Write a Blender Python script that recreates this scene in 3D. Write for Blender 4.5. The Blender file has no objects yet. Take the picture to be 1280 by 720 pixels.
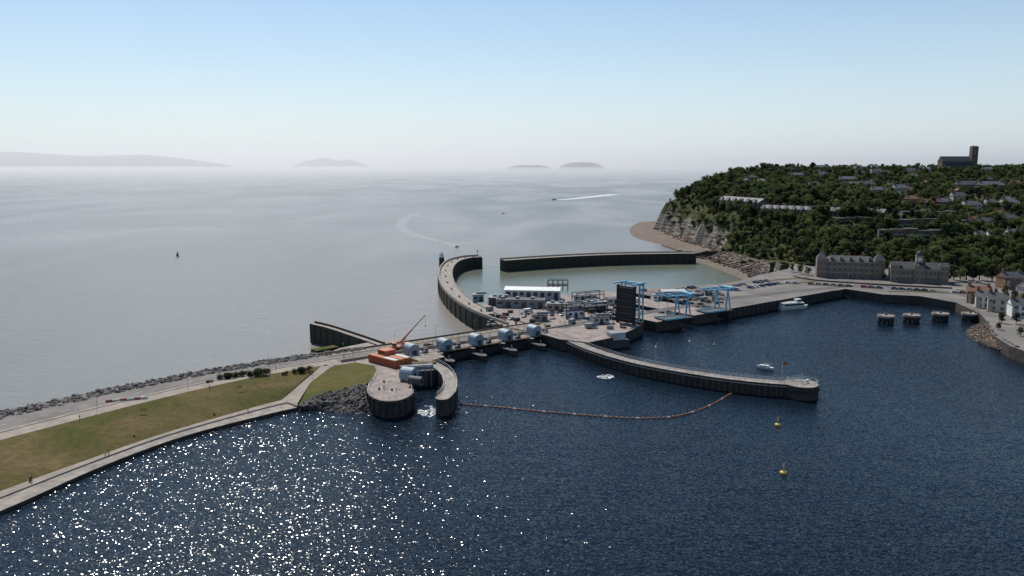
import bpy, math, random
import numpy as np
from mathutils import Vector, Matrix, noise
random.seed(7); np.random.seed(7)
scene=bpy.context.scene
# ---------------------------------------------------------------- camera / survey helpers
F=985.0; H=80.0; TP=153/985.0; p=math.atan(TP); SP,CP=math.sin(p),math.cos(p)
SEA=-4.0
def ray(u,v):
    a=(u-640)/F; b=(360-v)/F
    return Vector((a, CP+SP*b, -SP+CP*b))
def P(u,v,z=0.0):
    """real ground position (metres) of a surveyed point that lies at height z"""
    d=ray(u,v); t=(z-H)/d.z
    return Vector((d.x*t,d.y*t,z))
def proj(x,y,z):
    dy=y*CP-(z-H)*SP; up=y*SP+(z-H)*CP
    return 640+F*x/dy, 360-F*up/dy
cam=bpy.data.cameras.new("camera"); co=bpy.data.objects.new("camera",cam); scene.collection.objects.link(co)
co.location=(0,0,H); co.rotation_euler=(math.pi/2-p,0,0)
cam.sensor_width=36; cam.lens=F/1280*36; cam.clip_start=1; cam.clip_end=200000
scene.camera=co
scene.view_settings.view_transform='Standard'; scene.view_settings.look='None'; scene.view_settings.exposure=0
# ---------------------------------------------------------------- light
AZ=math.radians(-22); EL=math.radians(50)
S=Vector((math.sin(AZ)*math.cos(EL),math.cos(AZ)*math.cos(EL),math.sin(EL)))
sl=bpy.data.lights.new("sun",'SUN'); sl.energy=5.0; sl.angle=math.radians(0.5); sl.color=(1,0.95,0.87)
so=bpy.data.objects.new("sun",sl); scene.collection.objects.link(so); so.rotation_euler=S.to_track_quat('Z','Y').to_euler(); so.location=(0,0,300)
w=bpy.data.worlds.new("World"); scene.world=w; w.use_nodes=True
nt=w.node_tree; bg=nt.nodes['Background']; sky=nt.nodes.new('ShaderNodeTexSky'); sky.sky_type='NISHITA'
sky.sun_disc=False; sky.sun_elevation=EL; sky.sun_rotation=AZ; sky.altitude=0; sky.air_density=1.0; sky.dust_density=0.3; sky.ozone_density=2.2
# atmospheric haze near the horizon: the sky turns milky towards elevation 0
tc=nt.nodes.new('ShaderNodeTexCoord'); sx=nt.nodes.new('ShaderNodeSeparateXYZ'); nt.links.new(tc.outputs['Generated'],sx.inputs[0])
ab=nt.nodes.new('ShaderNodeMath'); ab.operation='ABSOLUTE'; nt.links.new(sx.outputs['Z'],ab.inputs[0])
mr=nt.nodes.new('ShaderNodeMapRange'); mr.inputs['From Min'].default_value=0; mr.inputs['From Max'].default_value=.38; mr.inputs['To Min'].default_value=1; mr.inputs['To Max'].default_value=0
nt.links.new(ab.outputs[0],mr.inputs['Value']); pw=nt.nodes.new('ShaderNodeMath'); pw.operation='POWER'; pw.inputs[1].default_value=1.5; nt.links.new(mr.outputs[0],pw.inputs[0])
ml=nt.nodes.new('ShaderNodeMath'); ml.operation='MULTIPLY'; ml.inputs[1].default_value=.82; nt.links.new(pw.outputs[0],ml.inputs[0])
hsw=nt.nodes.new('ShaderNodeHueSaturation'); hsw.inputs['Saturation'].default_value=1.16; hsw.inputs['Value'].default_value=1.04; nt.links.new(sky.outputs[0],hsw.inputs['Color'])
mx=nt.nodes.new('ShaderNodeMixRGB'); mx.inputs[2].default_value=(6.35,7.45,8.3,1); nt.links.new(ml.outputs[0],mx.inputs[0]); nt.links.new(hsw.outputs[0],mx.inputs[1])
nt.links.new(mx.outputs[0],bg.inputs[0]); bg.inputs[1].default_value=0.105
# ---------------------------------------------------------------- materials
def newmat(name):
    m=bpy.data.materials.new(name); m.use_nodes=True
    return m,m.node_tree,m.node_tree.nodes['Principled BSDF']
def M(name,c1,c2=None,scale=0.3,rough=0.8,bump=0.0,bscale=2.0,spec=0.3,metal=0,rnd=0.0,lo=0.35,hi=0.65,detail=6):
    m,t,b=newmat(name); N=t.nodes; L=t.links
    b.inputs['Roughness'].default_value=rough; b.inputs['Specular IOR Level'].default_value=spec; b.inputs['Metallic'].default_value=metal
    c2=c2 or tuple(x*0.75 for x in c1)
    tc=N.new('ShaderNodeTexCoord'); n=N.new('ShaderNodeTexNoise'); n.inputs['Scale'].default_value=scale; n.inputs['Detail'].default_value=detail
    n.inputs['Roughness'].default_value=0.65
    L.new(tc.outputs['Object'],n.inputs['Vector'])
    r=N.new('ShaderNodeValToRGB'); r.color_ramp.elements[0].position=lo; r.color_ramp.elements[1].position=hi
    r.color_ramp.elements[0].color=(*c1,1); r.color_ramp.elements[1].color=(*c2,1)
    L.new(n.outputs['Fac'],r.inputs['Fac']); out=r.outputs[0]
    if rnd>0:
        oi=N.new('ShaderNodeObjectInfo'); mr=N.new('ShaderNodeMapRange'); mr.inputs['To Min'].default_value=1-rnd; mr.inputs['To Max'].default_value=1+rnd
        L.new(oi.outputs['Random'],mr.inputs['Value']); hs=N.new('ShaderNodeHueSaturation'); L.new(mr.outputs[0],hs.inputs['Value'])
        L.new(out,hs.inputs['Color']); out=hs.outputs[0]
    L.new(out,b.inputs['Base Color'])
    if bump>0:
        n2=N.new('ShaderNodeTexNoise'); n2.inputs['Scale'].default_value=bscale; n2.inputs['Detail'].default_value=4; L.new(tc.outputs['Object'],n2.inputs['Vector'])
        bp=N.new('ShaderNodeBump'); bp.inputs['Strength'].default_value=1; bp.inputs['Distance'].default_value=bump
        L.new(n2.outputs['Fac'],bp.inputs['Height']); L.new(bp.outputs[0],b.inputs['Normal'])
    return m
def water(name,ca,cb,rough,waves,ior,lscale,rlo=None,facets=()):
    m,t,b=newmat(name); N=t.nodes; L=t.links
    tc=N.new('ShaderNodeNewGeometry')
    n=N.new('ShaderNodeTexNoise'); n.inputs['Scale'].default_value=lscale; n.inputs['Detail'].default_value=6; n.inputs['Distortion'].default_value=.8
    mp=N.new('ShaderNodeMapping'); mp.inputs['Scale'].default_value=(1,0.45,1); mp.inputs['Rotation'].default_value=(0,0,.35); L.new(tc.outputs['Position'],mp.inputs['Vector']); L.new(mp.outputs[0],n.inputs['Vector'])
    r=N.new('ShaderNodeValToRGB'); r.color_ramp.elements[0].position=.36; r.color_ramp.elements[1].position=.64
    r.color_ramp.elements[0].color=(*ca,1); r.color_ramp.elements[1].color=(*cb,1)
    L.new(n.outputs['Fac'],r.inputs['Fac']); L.new(r.outputs[0],b.inputs['Base Color'])
    b.inputs['Roughness'].default_value=rough; b.inputs['IOR'].default_value=ior
    if rlo:
        rr=N.new('ShaderNodeMapRange'); rr.inputs['From Min'].default_value=.35; rr.inputs['From Max'].default_value=.65; rr.inputs['To Min'].default_value=rlo; rr.inputs['To Max'].default_value=rough
        L.new(n.outputs['Fac'],rr.inputs['Value']); L.new(rr.outputs[0],b.inputs['Roughness'])
    prev=None
    gust=N.new('ShaderNodeTexNoise'); gust.inputs['Scale'].default_value=0.012; gust.inputs['Detail'].default_value=6; L.new(mp.outputs[0],gust.inputs['Vector'])
    gm=N.new('ShaderNodeMapRange'); gm.inputs['From Min'].default_value=.3; gm.inputs['From Max'].default_value=.7; gm.inputs['To Min'].default_value=.6; gm.inputs['To Max'].default_value=1.2
    L.new(gust.outputs['Fac'],gm.inputs['Value'])
    for sc,a in waves:
        k=N.new('ShaderNodeTexNoise'); k.inputs['Scale'].default_value=sc; k.inputs['Detail'].default_value=1.5
        mp2=N.new('ShaderNodeMapping'); mp2.inputs['Rotation'].default_value=(0,0,0.4+sc*.2); mp2.inputs['Scale'].default_value=(0.75,1.2,1)
        L.new(tc.outputs['Position'],mp2.inputs['Vector']); L.new(mp2.outputs[0],k.inputs['Vector'])
        bp=N.new('ShaderNodeBump'); bp.inputs['Distance'].default_value=a; bp.inputs['Strength'].default_value=1
        ml=N.new('ShaderNodeMath'); ml.operation='MULTIPLY'; L.new(k.outputs['Fac'],ml.inputs[0]); L.new(gm.outputs[0],ml.inputs[1])
        L.new(ml.outputs[0],bp.inputs['Height'])
        if prev: L.new(prev.outputs[0],bp.inputs['Normal'])
        prev=bp
    last=prev.outputs[0]
    # wind-chop facets: every wavelet has its own small random tilt, gustier patches are steeper
    for i,(sc,amp) in enumerate(facets):
        mp3=N.new('ShaderNodeMapping'); mp3.inputs['Rotation'].default_value=(0,0,.2+i*.7); mp3.inputs['Scale'].default_value=(.75,1.15,1); mp3.inputs['Location'].default_value=(i*37.3,i*11.7,0)
        L.new(tc.outputs['Position'],mp3.inputs['Vector'])
        vo=N.new('ShaderNodeTexVoronoi'); vo.inputs['Scale'].default_value=sc; L.new(mp3.outputs[0],vo.inputs['Vector'])
        sb=N.new('ShaderNodeVectorMath'); sb.operation='SUBTRACT'; sb.inputs[1].default_value=(.5,.5,.5); L.new(vo.outputs['Color'],sb.inputs[0])
        mu=N.new('ShaderNodeVectorMath'); mu.operation='MULTIPLY'; mu.inputs[1].default_value=(amp,amp,0); L.new(sb.outputs[0],mu.inputs[0])
        ms_=N.new('ShaderNodeVectorMath'); ms_.operation='SCALE'; L.new(mu.outputs[0],ms_.inputs[0]); L.new(gm.outputs[0],ms_.inputs['Scale'])
        ad=N.new('ShaderNodeVectorMath'); ad.operation='ADD'; L.new(last,ad.inputs[0]); L.new(ms_.outputs[0],ad.inputs[1]); last=ad.outputs[0]
    if facets:
        nm=N.new('ShaderNodeVectorMath'); nm.operation='NORMALIZE'; L.new(last,nm.inputs[0]); last=nm.outputs[0]
    L.new(last,b.inputs['Normal'])
    return m
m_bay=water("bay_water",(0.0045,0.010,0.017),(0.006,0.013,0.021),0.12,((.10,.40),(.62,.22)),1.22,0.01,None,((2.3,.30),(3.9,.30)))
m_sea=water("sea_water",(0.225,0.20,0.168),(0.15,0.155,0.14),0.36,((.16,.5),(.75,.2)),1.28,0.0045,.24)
m_basin=water("basin_water",(0.13,0.135,0.095),(0.10,0.115,0.085),0.22,((.3,.10),(1.1,.05)),1.28,0.01)
def foam(name,dens,lo=.45,hi=.6):
    m,t,b=newmat(name); N=t.nodes;L=t.links
    b.inputs['Base Color'].default_value=(.78,.8,.82,1); b.inputs['Roughness'].default_value=.8
    tc=N.new('ShaderNodeNewGeometry'); n=N.new('ShaderNodeTexNoise'); n.inputs['Scale'].default_value=.9; n.inputs['Detail'].default_value=6
    L.new(tc.outputs['Position'],n.inputs['Vector']); r=N.new('ShaderNodeMapRange'); r.inputs['From Min'].default_value=lo; r.inputs['From Max'].default_value=hi; r.inputs['To Max'].default_value=dens
    L.new(n.outputs['Fac'],r.inputs['Value']); L.new(r.outputs[0],b.inputs['Alpha']); return m
m_foam=foam("foam",.9); m_wake=foam("wake_foam",.9,.28,.55); m_slick=foam("slick",.28)
m_conc=M("concrete",(.33,.29,.245),(.17,.15,.13),.35,.85,.03,1)
m_concp=M("concrete_pink",(.32,.255,.22),(.17,.145,.13),.22,.85)
m_path=M("path_paving",(.32,.27,.22),(.21,.18,.15),.25,.9)
m_asph=M("asphalt",(.115,.103,.095),(.20,.18,.16),.06,.9)
m_asph2=M("asphalt_dark",(.07,.066,.064),(.11,.10,.095),.1,.9)
m_dark=M("shade_dark_concrete",(.028,.025,.022),(.07,.06,.05),.5,.8,.1,1.0)  # dark concrete for wall sides, their shade put into the base colour
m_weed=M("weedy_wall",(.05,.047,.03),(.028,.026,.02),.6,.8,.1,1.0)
m_black=M("black_steel",(.018,.018,.02),(.03,.03,.03),1,.6)
m_rock=M("armour_rock",(.05,.046,.042),(.12,.11,.10),.4,.85,rnd=0)
m_white=M("white_paint",(.74,.74,.72),(.62,.62,.6),.4,.5)
m_off=M("offwhite_cladding",(.52,.52,.51),(.40,.40,.38),.3,.6)
m_grey=M("grey_cladding",(.26,.27,.28),(.18,.19,.2),.3,.6)
m_dgrey=M("dark_grey",(.07,.07,.075),(.045,.045,.045),.5,.6)
m_blue=M("pale_blue_paint",(.24,.48,.58),(.19,.41,.52),.6,.45)
m_hood=M("blue_grey_hood",(.27,.33,.37),(.20,.25,.29),.5,.5)
m_orange=M("orange_paint",(.50,.15,.055),(.38,.10,.04),.5,.6)
m_red=M("red_paint",(.38,.06,.04),(.30,.05,.03),1,.5)
m_boom=M("faded_orange_float",(.34,.14,.08),(.24,.10,.06),1,.7)
m_yel=M("yellow_paint",(.58,.43,.07),(.46,.34,.05),1,.5)
m_glass=M("window_glass",(.02,.025,.03),(.03,.035,.04),1,.15,spec=.6)
m_stone=M("victorian_stone",(.25,.20,.15),(.16,.125,.09),.3,.85)
m_dstone=M("grey_rubble_stone",(.095,.08,.064),(.135,.11,.09),.4,.85)
m_stonel=M("pale_dressing",(.38,.33,.27),(.30,.26,.21),.4,.85)
m_slate=M("slate_roof",(.07,.072,.08),(.11,.108,.11),.4,.6,rnd=.4)
m_rust=M("tile_roof",(.18,.085,.05),(.12,.062,.04),.4,.7,rnd=.3)
m_brick=M("brick",(.25,.13,.09),(.18,.105,.075),.6,.85,rnd=.25)
m_rend=M("render_wall",(.58,.54,.46),(.48,.44,.38),.5,.85,rnd=.25)
m_beach=M("shingle",(.17,.13,.10),(.11,.085,.065),.15,.95,.15,.8)
m_timber=M("timber",(.12,.075,.045),(.08,.055,.035),.6,.8)
m_bark=M("bark",(.06,.045,.03),(.04,.03,.02),1,.9)
m_line=M("road_marking",(.6,.6,.58),(.45,.45,.43),.8,.7)
m_skin=M("skin",(.45,.27,.2),None,1,.6)
m_denim=M("trousers",(.03,.04,.08),None,1,.8)
m_shirt=M("shirt",(.6,.6,.62),(.5,.5,.52),1,.8)
def leafmat(name,c1,c2):
    m=M(name,c1,c2,.5,.75,rnd=.5,spec=.15)
    b=m.node_tree.nodes['Principled BSDF']; t=m.node_tree
    # hue differs from tree to tree; leaves are translucent
    src=b.inputs['Base Color'].links[0].from_socket
    oi=t.nodes.new('ShaderNodeObjectInfo'); mu=t.nodes.new('ShaderNodeMath'); mu.operation='MULTIPLY'; mu.inputs[1].default_value=7.31; fr=t.nodes.new('ShaderNodeMath'); fr.operation='FRACT'
    t.links.new(oi.outputs['Random'],mu.inputs[0]); t.links.new(mu.outputs[0],fr.inputs[0]); m2=t.nodes.new('ShaderNodeMapRange'); m2.inputs['To Min'].default_value=.465; m2.inputs['To Max'].default_value=.525; t.links.new(fr.outputs[0],m2.inputs['Value'])
    hh=t.nodes.new('ShaderNodeHueSaturation'); hh.inputs['Saturation'].default_value=.9; t.links.new(m2.outputs[0],hh.inputs['Hue']); t.links.new(src,hh.inputs['Color']); t.links.new(hh.outputs[0],b.inputs['Base Color'])
    tr=t.nodes.new('ShaderNodeBsdfTranslucent'); mixs=t.nodes.new('ShaderNodeMixShader'); mixs.inputs[0].default_value=.33
    hv=t.nodes.new('ShaderNodeHueSaturation'); hv.inputs['Value'].default_value=1.4; hv.inputs['Hue'].default_value=.485
    t.links.new(hh.outputs[0],hv.inputs['Color']); t.links.new(hv.outputs[0],tr.inputs['Color'])
    t.links.new(b.outputs[0],mixs.inputs[1]); t.links.new(tr.outputs[0],mixs.inputs[2]); t.links.new(mixs.outputs[0],t.nodes['Material Output'].inputs['Surface'])
    return m
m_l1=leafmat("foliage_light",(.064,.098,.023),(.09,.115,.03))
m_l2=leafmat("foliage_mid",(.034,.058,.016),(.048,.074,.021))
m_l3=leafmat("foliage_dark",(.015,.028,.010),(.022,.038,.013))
def grassmat():
    m,t,b=newmat("dry_grass"); N=t.nodes;L=t.links
    g=N.new('ShaderNodeNewGeometry'); a=N.new('ShaderNodeTexNoise'); a.inputs['Scale'].default_value=.032; a.inputs['Detail'].default_value=9; a.inputs['Roughness'].default_value=.62; a.inputs['Distortion'].default_value=.6
    L.new(g.outputs['Position'],a.inputs['Vector'])
    r=N.new('ShaderNodeValToRGB'); e=r.color_ramp.elements; e[0].position=.30; e[0].color=(.045,.06,.012,1); e[1].position=.7; e[1].color=(.17,.125,.06,1)
    k=e.new(.42); k.color=(.08,.075,.02,1); k=e.new(.54); k.color=(.118,.09,.035,1)
    L.new(a.outputs['Fac'],r.inputs['Fac'])
    f=N.new('ShaderNodeTexNoise'); f.inputs['Scale'].default_value=.6; f.inputs['Detail'].default_value=8; f.inputs['Roughness'].default_value=.75; L.new(g.outputs['Position'],f.inputs['Vector'])
    mr=N.new('ShaderNodeMapRange'); mr.inputs['From Min'].default_value=.3; mr.inputs['From Max'].default_value=.7; mr.inputs['To Min'].default_value=.55; mr.inputs['To Max'].default_value=1.15; L.new(f.outputs['Fac'],mr.inputs['Value'])
    hs=N.new('ShaderNodeHueSaturation'); L.new(r.outputs[0],hs.inputs['Color']); L.new(mr.outputs[0],hs.inputs['Value']); L.new(hs.outputs[0],b.inputs['Base Color'])
    b.inputs['Roughness'].default_value=.95; b.inputs['Specular IOR Level'].default_value=.1
    return m
m_grass=grassmat()
m_grassg=M("green_grass",(.055,.068,.014),(.11,.09,.03),.12,.95,spec=.1)
def terrmat():
    m,t,b=newmat("headland"); N=t.nodes;L=t.links
    g=N.new('ShaderNodeNewGeometry'); sx=N.new('ShaderNodeSeparateXYZ'); L.new(g.outputs['True Normal'],sx.inputs[0])
    n=N.new('ShaderNodeTexNoise'); n.inputs['Scale'].default_value=.05; n.inputs['Detail'].default_value=8; L.new(g.outputs['Position'],n.inputs['Vector'])
    gr=N.new('ShaderNodeValToRGB'); e=gr.color_ramp.elements; e[0].position=.35; e[0].color=(.022,.038,.011,1); e[1].position=.65; e[1].color=(.07,.07,.026,1)
    L.new(n.outputs['Fac'],gr.inputs['Fac'])
    mp=N.new('ShaderNodeMapping'); mp.inputs['Scale'].default_value=(.03,.03,.55); mp.inputs['Rotation'].default_value=(.05,.03,0); L.new(g.outputs['Position'],mp.inputs['Vector'])
    n2=N.new('ShaderNodeTexNoise'); n2.inputs['Scale'].default_value=1; n2.inputs['Detail'].default_value=8; L.new(mp.outputs[0],n2.inputs['Vector'])
    rr=N.new('ShaderNodeValToRGB'); e=rr.color_ramp.elements; e[0].position=.35; e[0].color=(.07,.06,.05,1); e[1].position=.65; e[1].color=(.24,.215,.18,1)
    L.new(n2.outputs['Fac'],rr.inputs['Fac'])
    sp=N.new('ShaderNodeSeparateXYZ'); L.new(g.outputs['Position'],sp.inputs[0]); zr=N.new('ShaderNodeMapRange'); zr.inputs['From Min'].default_value=14; zr.inputs['From Max'].default_value=32; zr.inputs['To Max'].default_value=.45; L.new(sp.outputs['Z'],zr.inputs['Value'])
    ad=N.new('ShaderNodeMath'); ad.operation='MULTIPLY_ADD'; ad.inputs[1].default_value=.9; L.new(n.outputs['Fac'],ad.inputs[0]); L.new(sx.outputs['Z'],ad.inputs[2])
    ad2=N.new('ShaderNodeMath'); ad2.operation='ADD'; L.new(ad.outputs[0],ad2.inputs[0]); L.new(zr.outputs[0],ad2.inputs[1])
    mr=N.new('ShaderNodeMapRange'); mr.inputs['From Min'].default_value=.98; mr.inputs['From Max'].default_value=1.12; L.new(ad2.outputs[0],mr.inputs['Value'])
    mx=N.new('ShaderNodeMixRGB'); L.new(mr.outputs[0],mx.inputs[0]); L.new(rr.outputs[0],mx.inputs[1]); L.new(gr.outputs[0],mx.inputs[2])
    L.new(mx.outputs[0],b.inputs['Base Color']); b.inputs['Roughness'].default_value=.95; b.inputs['Specular IOR Level'].default_value=.1
    bp=N.new('ShaderNodeBump'); bp.inputs['Distance'].default_value=2.0; bp.inputs['Strength'].default_value=1; L.new(n2.outputs['Fac'],bp.inputs['Height']); L.new(bp.outputs[0],b.inputs['Normal'])
    return m
m_terr=terrmat()
# ---------------------------------------------------------------- mesh builder
class B:
    def __init__(s): s.v=[];s.f=[];s.m=[];s.mats=[]
    def mi(s,mat):
        if mat not in s.mats: s.mats.append(mat)
        return s.mats.index(mat)
    def add(s,vs,fs,mat):
        o=len(s.v); s.v+= [tuple(x) for x in vs]; i=s.mi(mat)
        for f in fs: s.f.append(tuple(o+k for k in f)); s.m.append(i)
    def box(s,x0,x1,y0,y1,z0,z1,mat):
        s.add([(x0,y0,z0),(x1,y0,z0),(x1,y1,z0),(x0,y1,z0),(x0,y0,z1),(x1,y0,z1),(x1,y1,z1),(x0,y1,z1)],
              [(3,2,1,0),(4,5,6,7),(0,1,5,4),(1,2,6,5),(2,3,7,6),(3,0,4,7)],mat)
    def obox(s,c,sx,sy,z0,z1,rot,mat):
        ca,sa=math.cos(rot),math.sin(rot); q=[]
        for z in (z0,z1):
            for a,b in ((-1,-1),(1,-1),(1,1),(-1,1)):
                x=a*sx/2;y=b*sy/2; q.append((c[0]+x*ca-y*sa,c[1]+x*sa+y*ca,z))
        s.add(q,[(3,2,1,0),(4,5,6,7),(0,1,5,4),(1,2,6,5),(2,3,7,6),(3,0,4,7)],mat)
    def prism(s,poly,z0,z1,ms,mt,taper=None):
        a=sum(poly[i][0]*poly[(i+1)%len(poly)][1]-poly[(i+1)%len(poly)][0]*poly[i][1] for i in range(len(poly)))
        poly=[(q[0],q[1]) for q in poly]
        if a<0: poly=poly[::-1]
        n=len(poly); s.add([(x,y,z0) for x,y in poly]+[(x,y,z1) for x,y in poly],[(i,(i+1)%n,n+(i+1)%n,n+i) for i in range(n)],ms)
        s.add([(x,y,z1) for x,y in poly],[tuple(range(n))],mt)
    def cyl(s,p0,p1,r0,r1,n,mat,caps=True,ph=0):
        p0=Vector(p0);p1=Vector(p1);d=(p1-p0).normalized(); u=d.orthogonal() if abs(d.z)<.99 else Vector((1,0,0)); 
        if abs(d.z)<.99: u=d.cross(Vector((0,0,1))).normalized()
        w_=d.cross(u); vs=[]
        for q,r in ((p0,r0),(p1,r1)):
            for i in range(n):
                a=2*math.pi*(i+.5)/n+ph; vs.append(q+(u*math.cos(a)+w_*math.sin(a))*r)
        fs=[(i,(i+1)%n,n+(i+1)%n,n+i) for i in range(n)]
        if caps: fs+=[tuple(range(n))[::-1],tuple(range(n,2*n))]
        s.add(vs,fs,mat)
    def beam(s,p0,p1,wd,mat): s.cyl(p0,p1,wd*.707,wd*.707,4,mat)
    def gable(s,x0,x1,y0,y1,z0,h,mr,mw,ov=.4):
        ym=(y0+y1)/2
        s.add([(x0-ov,y0-ov,z0),(x1+ov,y0-ov,z0),(x1+ov,ym,z0+h),(x0-ov,ym,z0+h),(x0-ov,y1+ov,z0),(x1+ov,y1+ov,z0)],[(0,1,2,3),(3,2,5,4),(0,4,5,1)],mr)
        s.add([(x0-ov*.5,y0,z0),(x0-ov*.5,y1,z0),(x0-ov*.5,ym,z0+h*.95),(x1+ov*.5,y0,z0),(x1+ov*.5,y1,z0),(x1+ov*.5,ym,z0+h*.95)],[(0,2,1),(3,4,5)],mw)
    def hip(s,x0,x1,y0,y1,z0,h,mr,ov=.4,k=1.0):
        x0-=ov;x1+=ov;y0-=ov;y1+=ov; ym=(y0+y1)/2; i=min((x1-x0)/2,(y1-y0)/2*k); 
        s.add([(x0,y0,z0),(x1,y0,z0),(x1,y1,z0),(x0,y1,z0),(x0+i,ym,z0+h),(x1-i,ym,z0+h)],[(0,1,5,4),(1,2,5),(2,3,4,5),(3,0,4),(3,2,1,0)],mr)
    def wall(s,path,width,z0,z1,ms,mt,off=0.0):
        L=[];R=[];n=len(path)
        for i in range(n):
            a=Vector(path[max(i-1,0)][:2]); b=Vector(path[min(i+1,n-1)][:2]); d=(b-a).normalized(); nn=Vector((-d.y,d.x)); q=Vector(path[i][:2])
            L.append(q+nn*(off+width/2)); R.append(q+nn*(off-width/2))
        vs=[(q.x,q.y,z) for z in (z0,z1) for q in L+R]
        m=2*n
        s.add(vs,[(i,i+1,m+i+1,m+i) for i in range(n-1)]+[(n+i+1,n+i,m+n+i,m+n+i+1) for i in range(n-1)]+[(0,n,m+n,m)[::-1],(n-1,2*n-1,m+2*n-1,m+n-1)],ms)
        s.add([(q.x,q.y,z1) for q in L+R],[(i,n+i,n+i+1,i+1) for i in range(n-1)],mt)
        return L,R
    def rail(s,path,z,mat,h=1.2,wd=.1,every=1):
        for i,q in enumerate(path):
            if i%every==0: s.beam((q[0],q[1],z),(q[0],q[1],z+h),wd,mat)
            if i<len(path)-1:
                r=path[i+1]
                for hh in (h,h*.5): s.beam((q[0],q[1],z+hh),(r[0],r[1],z+hh),wd,mat)
    def strip(s,a,b,mat):
        n=len(a); s.add(list(a)+list(b),[(n+i,n+i+1,i+1,i) for i in range(n-1)],mat)
    def mesh(s,name):
        me=bpy.data.meshes.new(name); me.from_pydata(s.v,[],s.f)
        for m in s.mats: me.materials.append(m)
        me.polygons.foreach_set('material_index',s.m); me.update(); return me
    def obj(s,name,loc=(0,0,0),rot=0,parent=None,scale=1):
        return put(s.mesh(name),name,loc,rot,parent,scale)
def put(me,name,loc=(0,0,0),rot=0,parent=None,scale=1):
    o=bpy.data.objects.new(name,me); scene.collection.objects.link(o); o.location=loc; o.rotation_euler=(0,0,rot)
    o.scale=(scale,)*3 if not hasattr(scale,'__len__') else scale
    if parent: o.parent=parent
    return o
def empty(name):
    o=bpy.data.objects.new(name,None); scene.collection.objects.link(o); return o
def smooth(pts,k=6):
    pts=[Vector(q) for q in pts]; out=[]
    for i in range(len(pts)-1):
        a=pts[max(i-1,0)];b=pts[i];c=pts[i+1];d=pts[min(i+2,len(pts)-1)]
        for j in range(k):
            t=j/k; out.append(.5*((2*b)+(c-a)*t+(2*a-5*b+4*c-d)*t*t+(3*b-a-3*c+d)*t**3))
    out.append(pts[-1]); return out
def resample(pts,n):
    L=[0]
    for i in range(1,len(pts)): L.append(L[-1]+(pts[i]-pts[i-1]).length)
    out=[]
    for k in range(n):
        s_=L[-1]*k/(n-1); i=0
        while i<len(pts)-2 and L[i+1]<s_: i+=1
        t=(s_-L[i])/max(L[i+1]-L[i],1e-6); out.append(pts[i].lerp(pts[i+1],t))
    return out
def PP(l,z=None): return [P(q[0],q[1],q[2] if len(q)>2 else z) for q in l]
# ---------------------------------------------------------------- sea, bay, haze
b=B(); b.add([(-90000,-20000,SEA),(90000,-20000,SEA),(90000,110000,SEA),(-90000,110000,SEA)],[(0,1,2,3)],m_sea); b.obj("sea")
bayp=PP([(-700,720),(-200,625),(0,570),(200,510),(400,470),(480,452),(520,447),(600,432),(700,408),(800,385),(900,372),(1057,352),(1200,350),(1500,350)],0)
poly=[(q.x,q.y) for q in bayp]+[(900,-600),(-900,-600)]
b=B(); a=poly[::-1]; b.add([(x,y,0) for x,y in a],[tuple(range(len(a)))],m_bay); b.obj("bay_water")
bs=[(q.x,q.y,SEA+.03) for q in PP([(604,331),(640,334),(700,331),(800,326),(868,324),(900,336),(945,352),(960,362),(850,378),(700,384),(640,396),(600,398),(575,378),(562,352),(570,338)],SEA)]
b=B(); b.add(bs[::-1],[tuple(range(len(bs)))],m_basin); b.obj("harbour_water")
def vol(name,x0,x1,y0,y1,z0,z1,d,g,c):
    m=bpy.data.materials.new(name); m.use_nodes=True; t=m.node_tree; t.nodes.clear()
    out=t.nodes.new('ShaderNodeOutputMaterial'); v=t.nodes.new('ShaderNodeVolumeScatter'); v.inputs['Density'].default_value=d; v.inputs['Anisotropy'].default_value=g; v.inputs['Color'].default_value=(*c,1)
    t.links.new(v.outputs[0],out.inputs['Volume']); b=B(); b.box(x0,x1,y0,y1,z0,z1,m); return b.obj(name)
vol("sea_haze",-60000,60000,2600,70000,SEA-3,60,1.2e-4,.45,(.97,.985,1))
vol("sea_haze",-61000,61000,2500,71000,SEA-4,460,6.0e-5,.45,(.97,.985,1))
# ---------------------------------------------------------------- distant islands / coast
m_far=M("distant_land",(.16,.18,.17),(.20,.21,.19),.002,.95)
def ridge(name,dist,prof,depth):
    b=B(); n=len(prof); vs=[]
    for u,v in prof:
        x=(u-640)/F*dist; z=max(H+(207-v)/F*dist,0.5)
        vs+=[(x,dist,SEA-2),(x,dist+depth*.35,SEA+(z-SEA)*.8),(x,dist+depth*.5,z),(x,dist+depth,SEA-2)]
    fs=[]
    for i in range(n-1):
        for k in range(3): fs.append((4*i+k,4*i+4+k,4*i+5+k,4*i+1+k))
    b.add(vs,fs,m_far); return b.obj(name)
def prof(u0,u1,v0,top,n=30,seed=0,rough=.3,ex=.6,sp=6):
    r=[]
    for i in range(n+1):
        t=i/n; e=min(1,min(t,1-t)*sp); e=math.sin(e*math.pi/2)**ex; k=noise.noise(Vector((t*4+seed,seed,0)))*rough+noise.noise(Vector((t*15+seed,seed,3)))*rough*.35
        r.append((u0+(u1-u0)*t, v0-(v0-top)*e*(1+k)))
    return r
ridge("island",14000,prof(634,690,209.5,206.4,seed=1,rough=.2,ex=.7,sp=3),900)
ridge("island",15000,prof(700,757,209.5,202.6,seed=5,rough=.2,ex=.7,sp=2.6),900)
ridge("distant_coast",24000,[(-900,190),(-600,191),(-300,191.5)]+prof(-200,270,207,192,seed=9,rough=.25,ex=.9,sp=3)[8:],3000)
ridge("distant_coast",29000,prof(360,450,206,198.6,seed=3,rough=.5,ex=1,sp=3),3000)
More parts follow.
